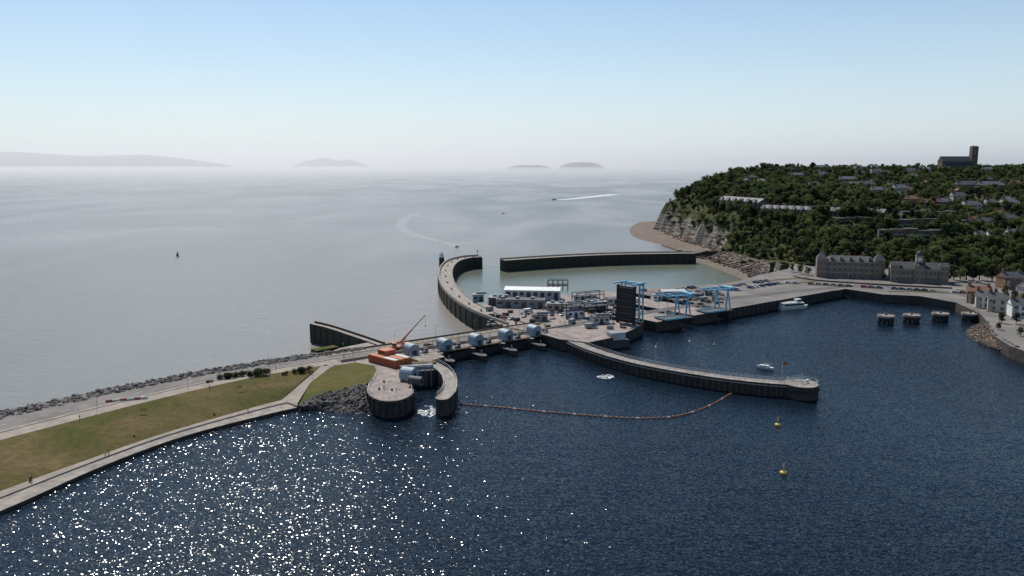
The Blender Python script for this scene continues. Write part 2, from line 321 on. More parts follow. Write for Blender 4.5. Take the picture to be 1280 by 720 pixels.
# ---------------------------------------------------------------- headland terrain
foot=[(193,720),(195,640),(215,590),(260,574),(300,560),(335,530),(380,500),(450,480),(1500,300),(2500,1200),(1500,1900),(600,1650),(360,1320),(240,1120),(187,1021),(191,870)]
x0,y0,dx=150,430,6; nx,ny=190,225
X,Y=np.meshgrid(x0+dx*np.arange(nx),y0+dx*np.arange(ny))
D=np.full(X.shape,1e9); ins=np.zeros(X.shape,bool)
for i in range(len(foot)):
    ax,ay=foot[i];bx,by=foot[(i+1)%len(foot)]
    ex,ey=bx-ax,by-ay; t=np.clip(((X-ax)*ex+(Y-ay)*ey)/(ex*ex+ey*ey),0,1)
    D=np.minimum(D,np.hypot(X-ax-t*ex,Y-ay-t*ey))
    c=((ay>Y)!=(by>Y)); xi=ax+(Y-ay)*(bx-ax)/(by-ay+1e-9); ins^=(c&(X<xi))
D=np.where(ins,D,-D)
NZ=np.array([[noise.noise(Vector((x*.03,y*.03,0)))+.5*noise.noise(Vector((x*.08,y*.08,5))) for x,y in zip(rx,ry)] for rx,ry in zip(X,Y)])
Dn=D+NZ*8*(D<90)
Pl=np.interp(Y,[560,640,720,800,900,1000,1150,1250,1350,1700],[28,33,41,50,52,57,66,71,71,50])
sm=lambda a,b_,x: np.clip((x-a)/(b_-a),0,1)**2*(3-2*np.clip((x-a)/(b_-a),0,1))
cw=sm(690,760,Y)
rn=np.interp(Dn,[0,30,90,130],[0,.30,.92,1.0]); rc=np.interp(Dn,[0,3,13,26,65],[0,.12,.54,.70,1])
pr=rn*(1-cw)+rc*cw
Z=np.where(Dn>0,3-2*cw+(Pl-3+2*cw)*pr+NZ*2.0*pr,-7)
def tz(x,y):
    i=(x-x0)/dx;j=(y-y0)/dx
    if i<0 or j<0 or i>=nx-1 or j>=ny-1: return -7
    a,b_=int(i),int(j); fx,fy=i-a,j-b_
    return (Z[b_,a]*(1-fx)+Z[b_,a+1]*fx)*(1-fy)+(Z[b_+1,a]*(1-fx)+Z[b_+1,a+1]*fx)*fy
def tD(x,y):
    i=int((x-x0)/dx);j=int((y-y0)/dx)
    if i<0 or j<0 or i>=nx or j>=ny: return -99
    return D[j,i]
def G(u,v):
    d=ray(u,v); t=420
    while t<1700:
        q=d*t; z=H+q.z
        if z<=max(tz(q.x,q.y),4.5 if t<640 else -4): return Vector((q.x,q.y,z)),t
        t+=1.5
    return None,None
vs=np.stack([X,Y,Z],-1).reshape(-1,3).tolist(); fs=[]
for j in range(ny-1):
    for i in range(nx-1):
        if max(Z[j,i],Z[j,i+1],Z[j+1,i],Z[j+1,i+1])>-6: k=j*nx+i; fs.append((k,k+1,k+nx+1,k+nx))
b=B(); b.add(vs,fs,m_terr); b.obj("headland_terrain")
# ---------------------------------------------------------------- rocks
ICO=[(-1,1.618,0),(1,1.618,0),(-1,-1.618,0),(1,-1.618,0),(0,-1,1.618),(0,1,1.618),(0,-1,-1.618),(0,1,-1.618),(1.618,0,-1),(1.618,0,1),(-1.618,0,-1),(-1.618,0,1)]
ICF=[(0,11,5),(0,5,1),(0,1,7),(0,7,10),(0,10,11),(1,5,9),(5,11,4),(11,10,2),(10,7,6),(7,1,8),(3,9,4),(3,4,2),(3,2,6),(3,6,8),(3,8,9),(4,9,5),(2,4,11),(6,2,10),(8,6,7),(9,8,1)]
def rock(b,c,r,mat):
    sx,sy,sz=[r/1.9*random.uniform(.7,1.3) for _ in range(3)]; a=random.uniform(0,6.3); ca,sa=math.cos(a),math.sin(a); vs=[]
    for x,y,z in ICO:
        k=random.uniform(.75,1.15); x*=sx*k;y*=sy*k;z*=sz*k*.8; vs.append((c[0]+x*ca-y*sa,c[1]+x*sa+y*ca,c[2]+z))
    b.add(vs,ICF,mat)
m_rock2=M("armour_rock_pale",(.12,.11,.10),(.19,.175,.155),.4,.9)
m_rockb=M("brown_shore_rock",(.10,.068,.05),(.15,.10,.073),.4,.9)
# ---------------------------------------------------------------- barrage embankment
n=70
def line(l): return resample(smooth(PP(l),5),n)
Lc=line([(-450,603,5),(-200,556,5),(0,514,5),(200,473,5),(320,452,5),(400,441,5),(455,434,5)])
L2=line([(-450,620,4.6),(-200,568,4.6),(0,524,4.6),(200,480,4.6),(320,458,4.6),(400,446,4.6),(458,437,4.6)])
L3=line([(-450,655,4.6),(-200,592,4.6),(0,541,4.6),(200,491,4.6),(320,466,4.6),(400,452,4.6),(460,442,4.6)])
L4=line([(-450,665,4.6),(-200,602,4.6),(0,550,4.6),(200,498,4.6),(320,471,4.6),(402,457,4.6)])
L5=line([(-450,790,1.7),(-200,688,1.7),(0,614,1.7),(100,578,1.7),(200,543,1.7),(310,511,1.7),(352,500,1.7)])
L6=line([(-450,820,1.3),(-200,714,1.3),(0,637,1.3),(130,580,1.3),(235,542,1.3),(340,515,1.3),(372,508,1.3)])
foot_sea=[Vector((q.x-6,q.y+13,SEA-1)) for q in Lc]
b=B(); b.strip(foot_sea,Lc,m_rock); b.strip(Lc,L2,m_rock2); b.obj("sea_revetment")
b=B(); b.strip(L2,L3,m_asph)
kerb=[[q+Vector((0,0,.14)) for q in L3],[q.lerp(r,.12)+Vector((0,0,.14)) for q,r in zip(L3,L2)]]
b.strip(kerb[1],kerb[0],m_conc); b.strip([q+Vector((0,0,-.14)) for q in kerb[1]],kerb[1],m_conc)
mid=[q.lerp(r,.48)+Vector((0,0,.01)) for q,r in zip(L2,L3)]; mid2=[q.lerp(r,.492)+Vector((0,0,.01)) for q,r in zip(L2,L3)]
for i in range(0,n-1,2): b.strip(mid[i:i+2],mid2[i:i+2],m_line)
b.obj("barrage_road")
b=B(); b.strip(L3,L4,m_path); b.obj("footpath")
b=B()
prev=L4
for k in range(1,9):
    t=k/8; cur=[q.lerp(r,t)+Vector((0,0,(.5*math.sin(t*math.pi))+(.15*noise.noise(q.lerp(r,t)*.05) if k<8 else 0))) for q,r in zip(L4,L5)]
    b.strip(prev,cur,m_grass); prev=cur
b.obj("grass_bank")
b=B(); L5b=[q.lerp(r,.35) for q,r in zip(L5,L6)]; b.strip(L5,L5b,m_path)
L5c=[q+Vector((0,0,-.35)) for q in L5b]; b.strip(L5b,L5c,m_conc)
L6c=[q+Vector((0,0,-.35)) for q in L6]; b.strip(L5c,L6c,m_conc); L6d=[Vector((q.x,q.y,-2)) for q in L6]; b.strip(L6c,L6d,m_dark)
b.obj("promenade")
b=B()
for i in range(2300):
    k=random.random()**.8*(n-1); i0=min(int(k),n-2); a=Lc[i0].lerp(Lc[i0+1],k-i0); c=L2[i0].lerp(L2[i0+1],k-i0); t=random.uniform(-.6,.95)
    q=a.lerp(c,t) if t>0 else a+Vector((-6*-t,13*-t,-9*-t))
    rock(b,(q.x,q.y,q.z-.15),random.uniform(.4,1.1),random.choice((m_rock,m_rock,m_rock2)))
b.obj("rock_armour")
pl=[P(402,457,4.6),P(376,478,3.2),P(352,500,1.7)]; pr_=[P(416,457,4.6),P(388,478,3.2),P(372,504,1.7)]
b=B(); b.strip([pl[0],pl[1],pl[2],P(352,500,1.7)],[pr_[0],pr_[1],pr_[2],P(372,508,1.3)],m_path); b.obj("footpath")
b=B(); ctr=P(420,474,3.9); rim=[pr_[0],P(445,453,4.9),P(468,457,5),P(472,466,4.8),P(458,480,4),P(430,487,3.4),P(398,494,2.4),P(374,505,1.7),pr_[1]]
b.add([ctr]+rim,[(0,(i+1)%len(rim)+1,i+1) for i in range(len(rim))],m_grassg); b.obj("lawn")
b=B(); q=[P(372,508,1.3),P(398,494,2.2),P(430,487,3.2),P(458,480,3.8),P(466,500,3.2),P(466,523,-1),P(430,521,-1),P(395,516,-1)]
c=P(425,502,1.6); b.add([c]+q,[(0,(i+1)%len(q)+1,i+1) for i in range(len(q))],m_rock)
for i in range(650):
    j=random.randrange(len(q)); r=c.lerp(q[j].lerp(q[(j+1)%len(q)],random.random()),random.random()**.5)
    rock(b,r,random.uniform(.4,1.2),random.choice((m_rock,m_dark,m_rock)))
b.obj("rock_armour")
# ---------------------------------------------------------------- barrage platform
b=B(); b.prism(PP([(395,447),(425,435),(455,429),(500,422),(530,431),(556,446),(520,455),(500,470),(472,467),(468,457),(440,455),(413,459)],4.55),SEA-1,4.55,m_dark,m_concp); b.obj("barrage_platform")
Z6=5.6
b=B()
pl=smooth(PP([(472,462),(466,474),(459,484),(462,494),(478,501),(500,500),(516,492),(514,482),(502,472),(500,466)],Z6),5)
b.prism(pl,-3,Z6,m_dark,m_concp)
inner=[q for q in pl][2:-6]; cx=sum(q.x for q in pl)/len(pl);cy=sum(q.y for q in pl)/len(pl)
b.rail([Vector((cx+(q.x-cx)*.94,cy+(q.y-cy)*.94)) for q in inner[::2]],Z6,m_off,1.3,.08)
for q in pl[3:-8:2]: b.beam((cx+(q.x-cx)*1.01,cy+(q.y-cy)*1.01,-1),(cx+(q.x-cx)*1.01,cy+(q.y-cy)*1.01,Z6-.3),.45,m_black)
for (u,v) in ((480,478),(490,488),(474,487)): # bollards, hatches
    q=P(u,v,Z6); b.cyl(q,q+Vector((0,0,.7)),.3,.4,8,m_black); b.obox((q.x+2,q.y+1),1.6,1.2,Z6,Z6+.08,.4,m_dgrey)
b.obj("lock_pier")
b=B(); pa=smooth(PP([(518,446),(538,453),(554,462),(562,474),(562,487),(553,497)],Z6),5)
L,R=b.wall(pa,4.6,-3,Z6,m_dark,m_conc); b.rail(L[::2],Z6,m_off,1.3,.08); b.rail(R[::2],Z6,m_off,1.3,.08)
b.prism([(pa[-1].x+2.3*math.cos(a*math.pi/8),pa[-1].y+2.3*math.sin(a*math.pi/8)) for a in range(16)],-3,Z6+.01,m_dark,m_conc)
for q in L[::3]+R[::3]: b.beam((q.x,q.y,-1),(q.x,q.y,Z6-.3),.4,m_black)
b.obj("lock_wall")
b=B() # gate machinery
for (u,v,r) in ((511,468,2.6),(520,476,1.6)):
    q=P(u,v,Z6+2); b.cyl(q+Vector((-2.2,1.0,0)),q+Vector((2.2,-1.0,0)),r,r,18,m_hood if r>2 else m_dgrey)
    for k in (-2.25,2.25): b.cyl(q+Vector((k,-k*.45,0)),q+Vector((k*1.04,-k*.47,0)),r*.35,r*.35,10,m_black)
q=P(512,478,0); b.obox((q.x,q.y),9,7,-2,3.5,.3,m_black); b.obox((q.x,q.y),7,2.5,3.5,6.5,.3,m_dgrey)
q=P(528,478,0); b.obox((q.x,q.y),8,2,-2,6.8,.3,m_grey); b.obox((q.x+1,q.y-5),8,1.4,-2,6,.3,m_dgrey); b.obox((q.x,q.y+6),9,3,5.6,6.2,.3,m_timber)
for k in range(5): b.beam((q.x-4+2*k,q.y-6,0),(q.x-4+2*k,q.y-6,8),.35,m_grey)
b.rail([Vector((q.x-4,q.y-6)),Vector((q.x+4,q.y-6))],7,m_off)
b.rail([Vector((q.x-4,q.y+5)),Vector((q.x,q.y+5.6)),Vector((q.x+4,q.y+6.4))],6.2,m_yel,1.1,.08)
b.obj("lock_gate_machinery")
q=P(480,456,4.6); b=B()
for k in range(3):
    y=k*2.9
    b.box(-8,8,y,y+2.6,0,2.7,m_orange); b.box(-7.9,7.9,y+.1,y+2.5,2.7,2.78,m_orange)
    for i in range(26): b.box(-7.8+i*.6,-7.55+i*.6,y-.06,y,0.1,2.6,m_red)
    for i in range(2): b.box(-7.6+i*8,-0.4+i*8,y+.25,y+2.35,2.82,2.9,m_off if (k+i)%2 else m_orange)
b.box(-6,-1,3,8,2.92,4.6,m_orange); b.box(-5.5,-1.5,2.95,3,3.4,4.2,m_glass)
b.obj("orange_shipping_containers",(q.x-1,q.y,4.6),math.radians(-42))
# ---------------------------------------------------------------- sluices and bridge
A=P(505,443,5);E=P(694,413,5); dirv=(E-A); LB=math.hypot(dirv.x,dirv.y); TH=math.atan2(dirv.y,dirv.x); bay=LB/5
def bl(x,y,z=0): return Vector((A.x+x*math.cos(TH)-y*math.sin(TH),A.y+x*math.sin(TH)+y*math.cos(TH),z))
b=B()
for k in range(6):
    c=k*bay; 
    for yy,zz,wd in ((-9,2.2,3.6),(-1,3.9,3.4)):
        poly=[(c-wd/2,18)]+[(c-wd/2,yy)]+[(c+wd/2*math.cos(a),yy+wd*.9*math.sin(a)) for a in [math.pi+math.pi*i/8 for i in range(1,8)]]+[(c+wd/2,yy),(c+wd/2,18)]
        b.prism(poly,-5,zz,m_dark,m_dgrey if zz<3 else m_concp)
    b.beam((c,-9,1.6),(c,-9,4.0),.25,m_off)
b.obj("sluice_piers",(A.x,A.y,0),TH)
for k in range(5):
    b=B(); w2=2.2
    for (x1,x2) in ((1.8,bay-1.8),): 
        b.box(x1,x2,-3,-2,-3,3.2,m_black)
        for i in range(4): b.box(x1+.5+i*(x2-x1-1)/3-.15,x1+.5+i*(x2-x1-1)/3+.15,-3.3,-3,-1,3,m_dgrey)
        b.box(x1,x2,8,9,-5,3,m_black)
    cx_=bay*.22; pr0=[]
    for i in range(13):
        a=math.pi*i/12; pr0.append((cx_+w2*math.cos(a),3.0+1.6*math.sin(a)))
    pr0=[(cx_+w2,0)]+pr0+[(cx_-w2,0)]
    nn=len(pr0); b.add([(x,-2.5,4.4+z) for x,z in pr0]+[(x,3,4.4+z) for x,z in pr0],[(i,(i+1)%nn,nn+(i+1)%nn,nn+i) for i in range(nn)],m_hood)
    b.add([(x,-2.52,4.4+z) for x,z in pr0],[tuple(range(nn))],m_hood); b.add([(x,3.02,4.4+z) for x,z in pr0],[tuple(range(nn))],m_hood)
    for i in range(1,4): b.box(cx_-w2-.08,cx_+w2+.08,-2.5+i*1.3,-2.3+i*1.3,4.4,6.2,m_grey)
    b.box(cx_-1,cx_+1,-2.62,-2.52,4.6,6.6,m_dgrey)
    b.box(1.9,bay-1.9,-3.2,-1.2,3.9,4.4,m_timber); b.cyl((cx_+4.6,0,4.4),(cx_+4.6,-3,6.0),.35,.35,8,m_off); b.box(cx_+5.4,cx_+7.2,-1,1,4.4,6.2,m_dgrey)
    b.beam((cx_+4,1.5,4.4),(cx_+4,1.5,8.4),.2,m_yel); b.beam((cx_+8,1.5,4.4),(cx_+8,1.5,8.4),.2,m_yel); b.beam((cx_+4,1.5,8.4),(cx_+8,1.5,8.4),.2,m_yel)
    b.obj("sluice_gate",(*bl(k*bay,0).xy,0),TH)
b=B(); b.box(-6,LB+4,-1.2,4.5,3.95,4.4,m_concp); b.box(-25,LB+14,5,16,3.6,4.62,m_asph); b.box(-25,LB+14,16.0,20,3.6,4.75,m_path)
b.box(-25,LB+14,4.6,5,3.6,5.6,m_stonel); b.box(-25,LB+14,20,20.3,3.6,5.4,m_timber)
for i in range(26): b.box(-22+i*4,-20+i*4,10.4,10.55,4.62,4.63,m_line)
b.rail([Vector((x,-1.1)) for x in range(-5,int(LB)+4,3)],4.4,m_off,1.2,.08); b.rail([Vector((x,15.9)) for x in range(-24,int(LB)+12,3)],4.7,m_dgrey)
for x in range(-20,int(LB)+12,12):
    b.beam((x,4.2,4.4),(x,4.2,8.2),.25,m_off)
b.obj("barrage_road_bridge",(A.x,A.y,0),TH)
bl_=B(); bl_.cyl((0,0,0),(0,0,6),.07,.04,6,m_grey); bl_.beam((0,0,6),(1.0,0,6.2),.06,m_grey); bl_.box(.8,1.4,-.12,.12,6.15,6.28,m_dgrey); lampm=bl_.mesh("street_lamp")
for i in range(24,n-1,11): q=L3[i].lerp(L4[i],.4); put(lampm,"street_lamp",q,2)
for k in range(4): put(lampm,"street_lamp",bl(5+k*20,17,4.7),TH)
# ---------------------------------------------------------------- cranes
q=P(502,437,4.6); b=B()
b.box(-4,4,-1.3,1.3,.6,1.5,m_orange); b.box(-3.8,-2,-1.2,1.2,1.5,3,m_orange); b.box(-3.9,-2.1,-1.23,1.23,2.1,2.8,m_glass); b.box(.2,3,-1.2,1.2,1.5,2.9,m_orange)
for x in (-3,-1.5,1.5,3):
    for y in (-1.35,1.35): b.cyl((x,y-.2,.55),(x,y+.2,.55),.55,.55,10,m_black)
b.cyl((-1,0,2.6),(4.3,0,8.2),.45,.4,4,m_orange); b.cyl((4.3,0,8.2),(10,0,14.3),.28,.22,4,m_orange); b.cyl((-.5,0,1.6),(2,0,5),.15,.15,6,m_dgrey)
b.beam((10,0,14.3),(10,0,10),.06,m_black); b.box(9.8,10.2,-.2,.2,9.4,10,m_red)
b.obj("mobile_crane",q,.15)
# ---------------------------------------------------------------- harbour walls
b=B(); pa=smooth(PP([(391,404),(412,409),(440,418),(478,431)],5),6); L,R=b.wall(pa,3,SEA-1,5,m_weed,m_conc)
b.wall(pa,.5,5,6,m_dark,m_conc,off=1.2)
for q in R[::2]: b.beam((q.x,q.y,SEA),(q.x,q.y,4.8),.5,m_black)
b.obj("breakwater")
b=B(); pa=PP([(392,436),(420,431),(445,432)],-1); b.wall(pa,5,SEA-1,-1.5,m_weed,m_grassg); b.obj("slipway")
b=B(); pa=smooth(PP([(600,321),(584,322),(568,326),(559,334),(557,346),(563,360),(580,376),(606,391),(645,405)],5),7)
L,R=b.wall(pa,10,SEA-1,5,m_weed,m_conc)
b.wall([q for q in pa],.9,5,6.4,m_stonel,m_conc,off=-4.5); b.wall(pa,.5,5,5.4,m_dark,m_conc,off=4.7)
for s_ in (L,R):
    for q in s_[::2]: b.beam((q.x,q.y,SEA),(q.x,q.y,4.6),.7,m_black)
for q in pa[::4]: b.cyl((q.x,q.y,5),(q.x,q.y,6),.45,.5,8,m_black)
b.obj("outer_harbour_arm")
q=P(552,321,5); b=B(); b.cyl((0,0,-10),(0,0,-.5),2.2,2.2,14,m_weed); b.cyl((0,0,-.5),(0,0,2),2,1.7,12,m_white); b.cyl((0,0,2),(0,0,2.4),2.1,2.1,12,m_grey); b.cyl((0,0,2.4),(0,0,3.4),.8,.8,10,m_white); b.cyl((0,0,3.4),(0,0,4.1),.9,.1,10,m_grey); b.obj("harbour_beacon",q)
q=P(597,320,5); b=B(); b.cyl((0,0,0),(0,0,4),.4,.25,8,m_off); b.box(-.8,.8,-.8,.8,4,4.2,m_dgrey); b.cyl((0,0,4.2),(0,0,5.2),.4,.4,8,m_red); b.obj("navigation_light",q)
b=B(); pa=smooth(PP([(628,325),(680,321.5),(740,318.5),(800,316.8),(868,316)],5),7); L,R=b.wall(pa,8,SEA-1,5,m_weed,m_conc); b.wall(pa,1,5,6.2,m_stonel,m_conc,off=3.4)
for q in R[::1]: b.beam((q.x,q.y,SEA),(q.x,q.y,4.6),.8,m_black)
b.obj("harbour_breakwater")
# ---------------------------------------------------------------- lock peninsula
BE=P(790,408,5);BF=P(1057,361,5); th2=math.atan2(BF.y-BE.y,BF.x-BE.x); e=Vector((math.cos(th2),math.sin(th2))); nn_=Vector((-e.y,e.x)); E0=BE.xy
def lk(x,y): q=E0+e*x+nn_*y; return (q.x,q.y)
b=B()
b.prism([P(u,v,5).xy for u,v in ((628,408),(604,392),(600,384),(612,376),(640,371),(700,362))]+[lk(8,96),lk(8,0),P(770,421,5).xy,P(735,428,5).xy,P(700,424,5).xy,P(668,415,5).xy],SEA-1,4.99,m_dark,m_concp)
b.prism([lk(17,0),lk(17,94),lk(36,92),lk(36,0)],SEA-1,5,m_dark,m_concp)
b.prism([lk(45,0),lk(45,90),lk(64,84),lk(64,0)],SEA-1,5,m_dark,m_concp)
b.prism([lk(73,0),lk(73,80)]+[P(u,v,5).xy for u,v in ((850,358),(900,355),(930,350),(948,344),(985,336))]+[(215,600),(260,640),(900,640),(900,380),(420,395)]+[P(u,v,5).xy for u,v in ((1300,446),(1262,432),(1240,418),(1236,404),(1225,392),(1195,378),(1150,370),(1105,368),(1057,361))],SEA-1,5,m_dark,m_asph)
b.obj("quayside_ground")
def onquay(u,v): # on the car-park side of the harbour edge
    return u<1050 and v>float(np.interp(u,[800,850,900,930,950,985],[364,361,358,353.5,349,345]))
b=B()
for a,c in ((8,17),(36,45),(64,73)):
    for yy in (12,70):
        p1=lk(a,yy);p2=lk(c,yy);pm=lk((a+c)/2,yy+2.5); b.wall([Vector(p1),Vector(pm),Vector(p2)],.9,-3,4.6,m_black,m_timber)
        b.rail([Vector(p1),Vector(pm),Vector(p2)],4.6,m_off)
b.obj("lock_gates")
b=B(); ed=[Vector(lk(73+i*4,-.1)) for i in range(27)]
b.wall(ed,.8,5,5.35,m_stonel,m_stonel,off=.6)
for q in ed: b.beam((q.x,q.y,-1),(q.x,q.y,4.9),.6,m_black)
b.rail([Vector(lk(73+i*4,1)) for i in range(27)],5.35,m_off,1.2,.08); b.obj("quay_edge")
b=B()
for row in range(7):
    for i in range(0,33):
        q=lk(80+i*3.0-1.5,37+row*11); uu,vv=proj(q[0],q[1],5)
        if not onquay(uu,vv): continue
        b.obox(q,.12,4.6,5.0,5.008,th2,m_line)
b.obj("parking_bay_markings")
b=B()
for k,(u1,v1,u2,v2) in enumerate(((940,358,1020,352),(960,351,1010,347),(1110,364,1185,366),(1195,362,1240,366))):
    q1=P(u1,v1,5);q2=P(u2,v2,5); b.wall([q1,q1.lerp(q2,.5)+Vector((0,1,0)),q2],3.2,5,5.13,m_conc,m_grassg)
b.obj("grass_verge")
b=B(); pa=smooth(PP([(992,346),(1020,351),(1110,357),(1190,361)],5),5); b.wall(pa,.4,5,6,m_dstone,m_stonel); b.obj("boundary_wall")
# curved approach pier
ZP=4.6
b=B(); pa=smooth(PP([(690,416),(715,426),(745,438),(790,451),(840,461),(890,469),(940,475),(985,478.5),(1004,478)],ZP),7)
L,R=b.wall(pa,4.6,-3,ZP,m_dark,m_conc); hd=P(1002,479,ZP)
b.prism([(hd.x+5.8*math.cos(a*math.pi/12),hd.y+5.8*math.sin(a*math.pi/12)) for a in range(24)],-3,ZP+.02,m_dark,m_conc)
b.cyl((hd.x,hd.y,2.6),(hd.x,hd.y,3.2),6.1,6.1,24,m_black)
b.wall(pa,4.9,ZP-1.0,ZP-.7,m_stonel,m_stonel) 
for s_ in (L,R):
    for i,q in enumerate(s_): b.beam((q.x,q.y,-1),(q.x,q.y,ZP-1),.55,m_black)
    b.rail([q+(r-q)*.06 for q,r in zip(s_,(R if s_ is L else L))],ZP,m_off,1.2,.08)
for i in range(len(R)-1):
    q=R[i].lerp(R[i+1],.5); b.beam((q.x,q.y,-1),(q.x,q.y,ZP-1.4),.35,m_timber)
b.rail([Vector((hd.x+5.4*math.cos(a),hd.y+5.4*math.sin(a))) for a in [i*.4-2.6 for i in range(14)]],ZP+.02,m_off,1.2,.08)
b.cyl((hd.x,hd.y,ZP),(hd.x,hd.y,8),.18,.14,6,m_off); b.cyl((hd.x+2,hd.y,ZP),(hd.x+2,hd.y,6),.5,.5,8,m_white)
b.obj("approach_pier")
q=P(975,470,ZP); b=B(); b.cyl((0,0,0),(0,0,6),.08,.06,6,m_white); b.add([(0,0,5.8),(1.8,.3,5.6),(1.7,.4,4.6),(0,0,4.7)],[(0,1,2,3)],m_red); b.obj("flagpole",(q.x,q.y-2,ZP))
b=B(); q=P(770,428,2); b.obox((q.x,q.y),10,6,-1,3.5,.4,m_dgrey); b.obox((q.x,q.y),7,4.5,3.5,6.5,.4,m_off); b.obox((q.x,q.y),7.5,5,6.5,6.8,.4,m_grey); b.obox((q.x-.95,q.y-2.2),4,.1,4.2,5.8,.4,m_glass); b.obj("pontoon_cabin")
# ---------------------------------------------------------------- bascule bridges
def portal(b,hh,wd,x0_,mat,t=.8):
    for y in (-wd/2,wd/2): b.beam((x0_,y,0),(x0_,y,hh),t,mat)
    b.beam((x0_,-wd/2,hh),(x0_,wd/2,hh),t,mat)
q=P(782,404,5); b=B()
b.box(-.6,.6,-4.5,4.5,.5,18,m_black)
for z in range(2,18,3): b.box(.6,1.1,-4.4,4.4,z,z+.5,m_dgrey); b.box(-1.1,-.6,-4.4,4.4,z,z+.5,m_dgrey)
for y in (-4.8,4.8): b.box(-.9,.9,y-.3,y+.3,0,18.4,m_black)
for x in (3.4,6.5):
    portal(b,19,10.5,x,m_blue,.55)
    b.beam((x,-5.2,10),(x,5.2,10),.4,m_blue)
for y in (-5.25,5.25):
    b.beam((-3,y,19.3),(8,y,19.3),.6,m_blue); b.beam((3.4,y,0.4),(6.5,y,10),.25,m_blue); b.beam((6.5,y,10),(3.4,y,19),.25,m_blue)
b.box(6.5,8,-4.8,4.8,17.8,19.2,m_blue)
b.obj("bascule_bridge",q,th2+math.radians(60)-.9)
def bascule(loc,rot):
    b=B()
    for y in (-4,4):
        b.beam((0,y,0),(1.0,y,11),.6,m_blue); b.beam((3.4,y,0),(1.2,y,11),.5,m_blue); b.beam((-11,y*.85,12),(5,y*.9,11.6),.55,m_blue)
        b.beam((-11,y*.85,12),(-11,y*.85,1),.14,m_blue); b.beam((-6,y*.87,11.8),(0,y,7),.3,m_blue); b.beam((.6,y,6),(2.6,y,6),.4,m_blue)
        b.box(-13,0,y-.25,y+.25,.3,1.1,m_blue)
    for x,z in ((1.2,11.1),(-11,12),(-6,11.8)): b.beam((x,-4,z),(x,4,z),.45,m_blue)
    b.box(3.4,6,-3.8,3.8,10.4,12.4,m_blue); b.box(-13,0,-3.8,3.8,.4,.7,m_asph2); b.box(-1,5,-4.4,4.4,-.05,.5,m_dark)
    b.rail([Vector((-13,3.9)),Vector((-8,3.9)),Vector((0,3.9))],1.1,m_off,1.1,.08); b.rail([Vector((-13,-3.9)),Vector((-8,-3.9)),Vector((0,-3.9))],1.1,m_off,1.1,.08)
    b.obj("bascule_bridge",loc,rot)
bascule(P(850,397,5),th2-.15); bascule(P(900,388,5),th2-.15)
# ---------------------------------------------------------------- buildings
def shed(name,u,v,z,L_,W_,h_,rot,mw,mr,doors=4,flat=False):
    q=P(u,v,z); b=B(); b.box(-L_/2,L_/2,0,W_,0,h_,mw)
    if flat: b.box(-L_/2-.2,L_/2+.2,-.2,W_+.2,h_,h_+.4,mr)
    else: b.gable(-L_/2,L_/2,0,W_,h_,W_*.16,mr,mw)
    for i in range(doors):
        x=-L_/2+L_*(i+.5)/doors; b.box(x-L_/doors*.3,x+L_/doors*.3,-.05,0,.1 if i%2 else h_*.45,h_*.8,m_glass if i%2==0 else m_dgrey)
    for i in range(int(L_/4)): b.box(-L_/2+i*4,-L_/2+i*4+.12,-.1,0,0,h_,mr)
    if flat:
        for i in range(3): b.box(-L_/2+2+i*L_/3.2,-L_/2+4+i*L_/3.2,W_*.4,W_*.7,h_+.4,h_+1.4,m_grey)
    return b.obj(name,q,rot)
shed("warehouse",665,375,5,31,9,5.5,-.13,m_off,m_white,8)
shed("control_building",650,385,5,26,8,4,-.13,m_grey,m_dgrey,6,True)
shed("workshop",622,382,5,10,8,4,-.1,m_dgrey,m_grey,3,True)
shed("control_building",700,390,5,14,6,4,-.1,m_stonel,m_grey,4,True)
shed("kiosk",598,378,5,6,5,4.0,.1,m_hood,m_grey,2,True)
shed("site_office",720,398,5,9,5,3.6,.3,m_white,m_grey,3,True)
shed("site_office",745,388,5,12,6,4.2,.3,m_dgrey,m_off,3,True)
shed("site_office",752,405,5,8,5,3.2,.3,m_off,m_dgrey,3,True)
shed("workshop",732,377,5,13,6,3.6,-.1,m_off,m_grey,4); shed("workshop",770,381,5,9,5,3.4,.2,m_rend,m_slate,3)
shed("control_building",676,402,5,7,4,3.0,.2,m_stonel,m_dgrey,2,True); shed("kiosk",822,376,5,5,4,3,.2,m_white,m_grey,2,True); shed("warehouse",842,372,5,14,6,3.6,.1,m_grey,m_off,4); shed("kiosk",886,369,5,5,4,3,.2,m_rend,m_grey,2,True)
q=P(697,365,5); b=B()
for i in range(5):
    for y in (0,6): b.beam((i*3-6,y,0),(i*3-6,y,7),.35,m_black)
    b.beam((i*3-6,0,7),(i*3-6,6,7),.35,m_black); b.beam((i*3-6,0,4),(i*3-6,6,7),.2,m_black)
for z in (4,7): 
    for y in (0,6): b.beam((-6,y,z),(6,y,z),.35,m_black)
b.box(-6,6,0.5,5.5,3.6,3.9,m_dgrey); b.obj("steel_gantry",q,-.1)
for (u,v,L_) in ((722,396,16),(742,396,14),(735,382,18)):
    q=P(u,v,5); b=B()
    for x in (-L_/2,0,L_/2):
        for y in (-2,2): b.beam((x,y,0),(x,y,7.5),.35,m_dgrey)
    for y in (-2,2): b.beam((-L_/2,y,7.5),(L_/2,y,7.5),.5,m_grey); b.beam((-L_/2,y,5),(0,y,7.5),.2,m_dgrey)
    b.box(-L_/2,L_/2,-2,2,5.6,5.8,m_dgrey); b.obj("steel_gantry",q,.5)
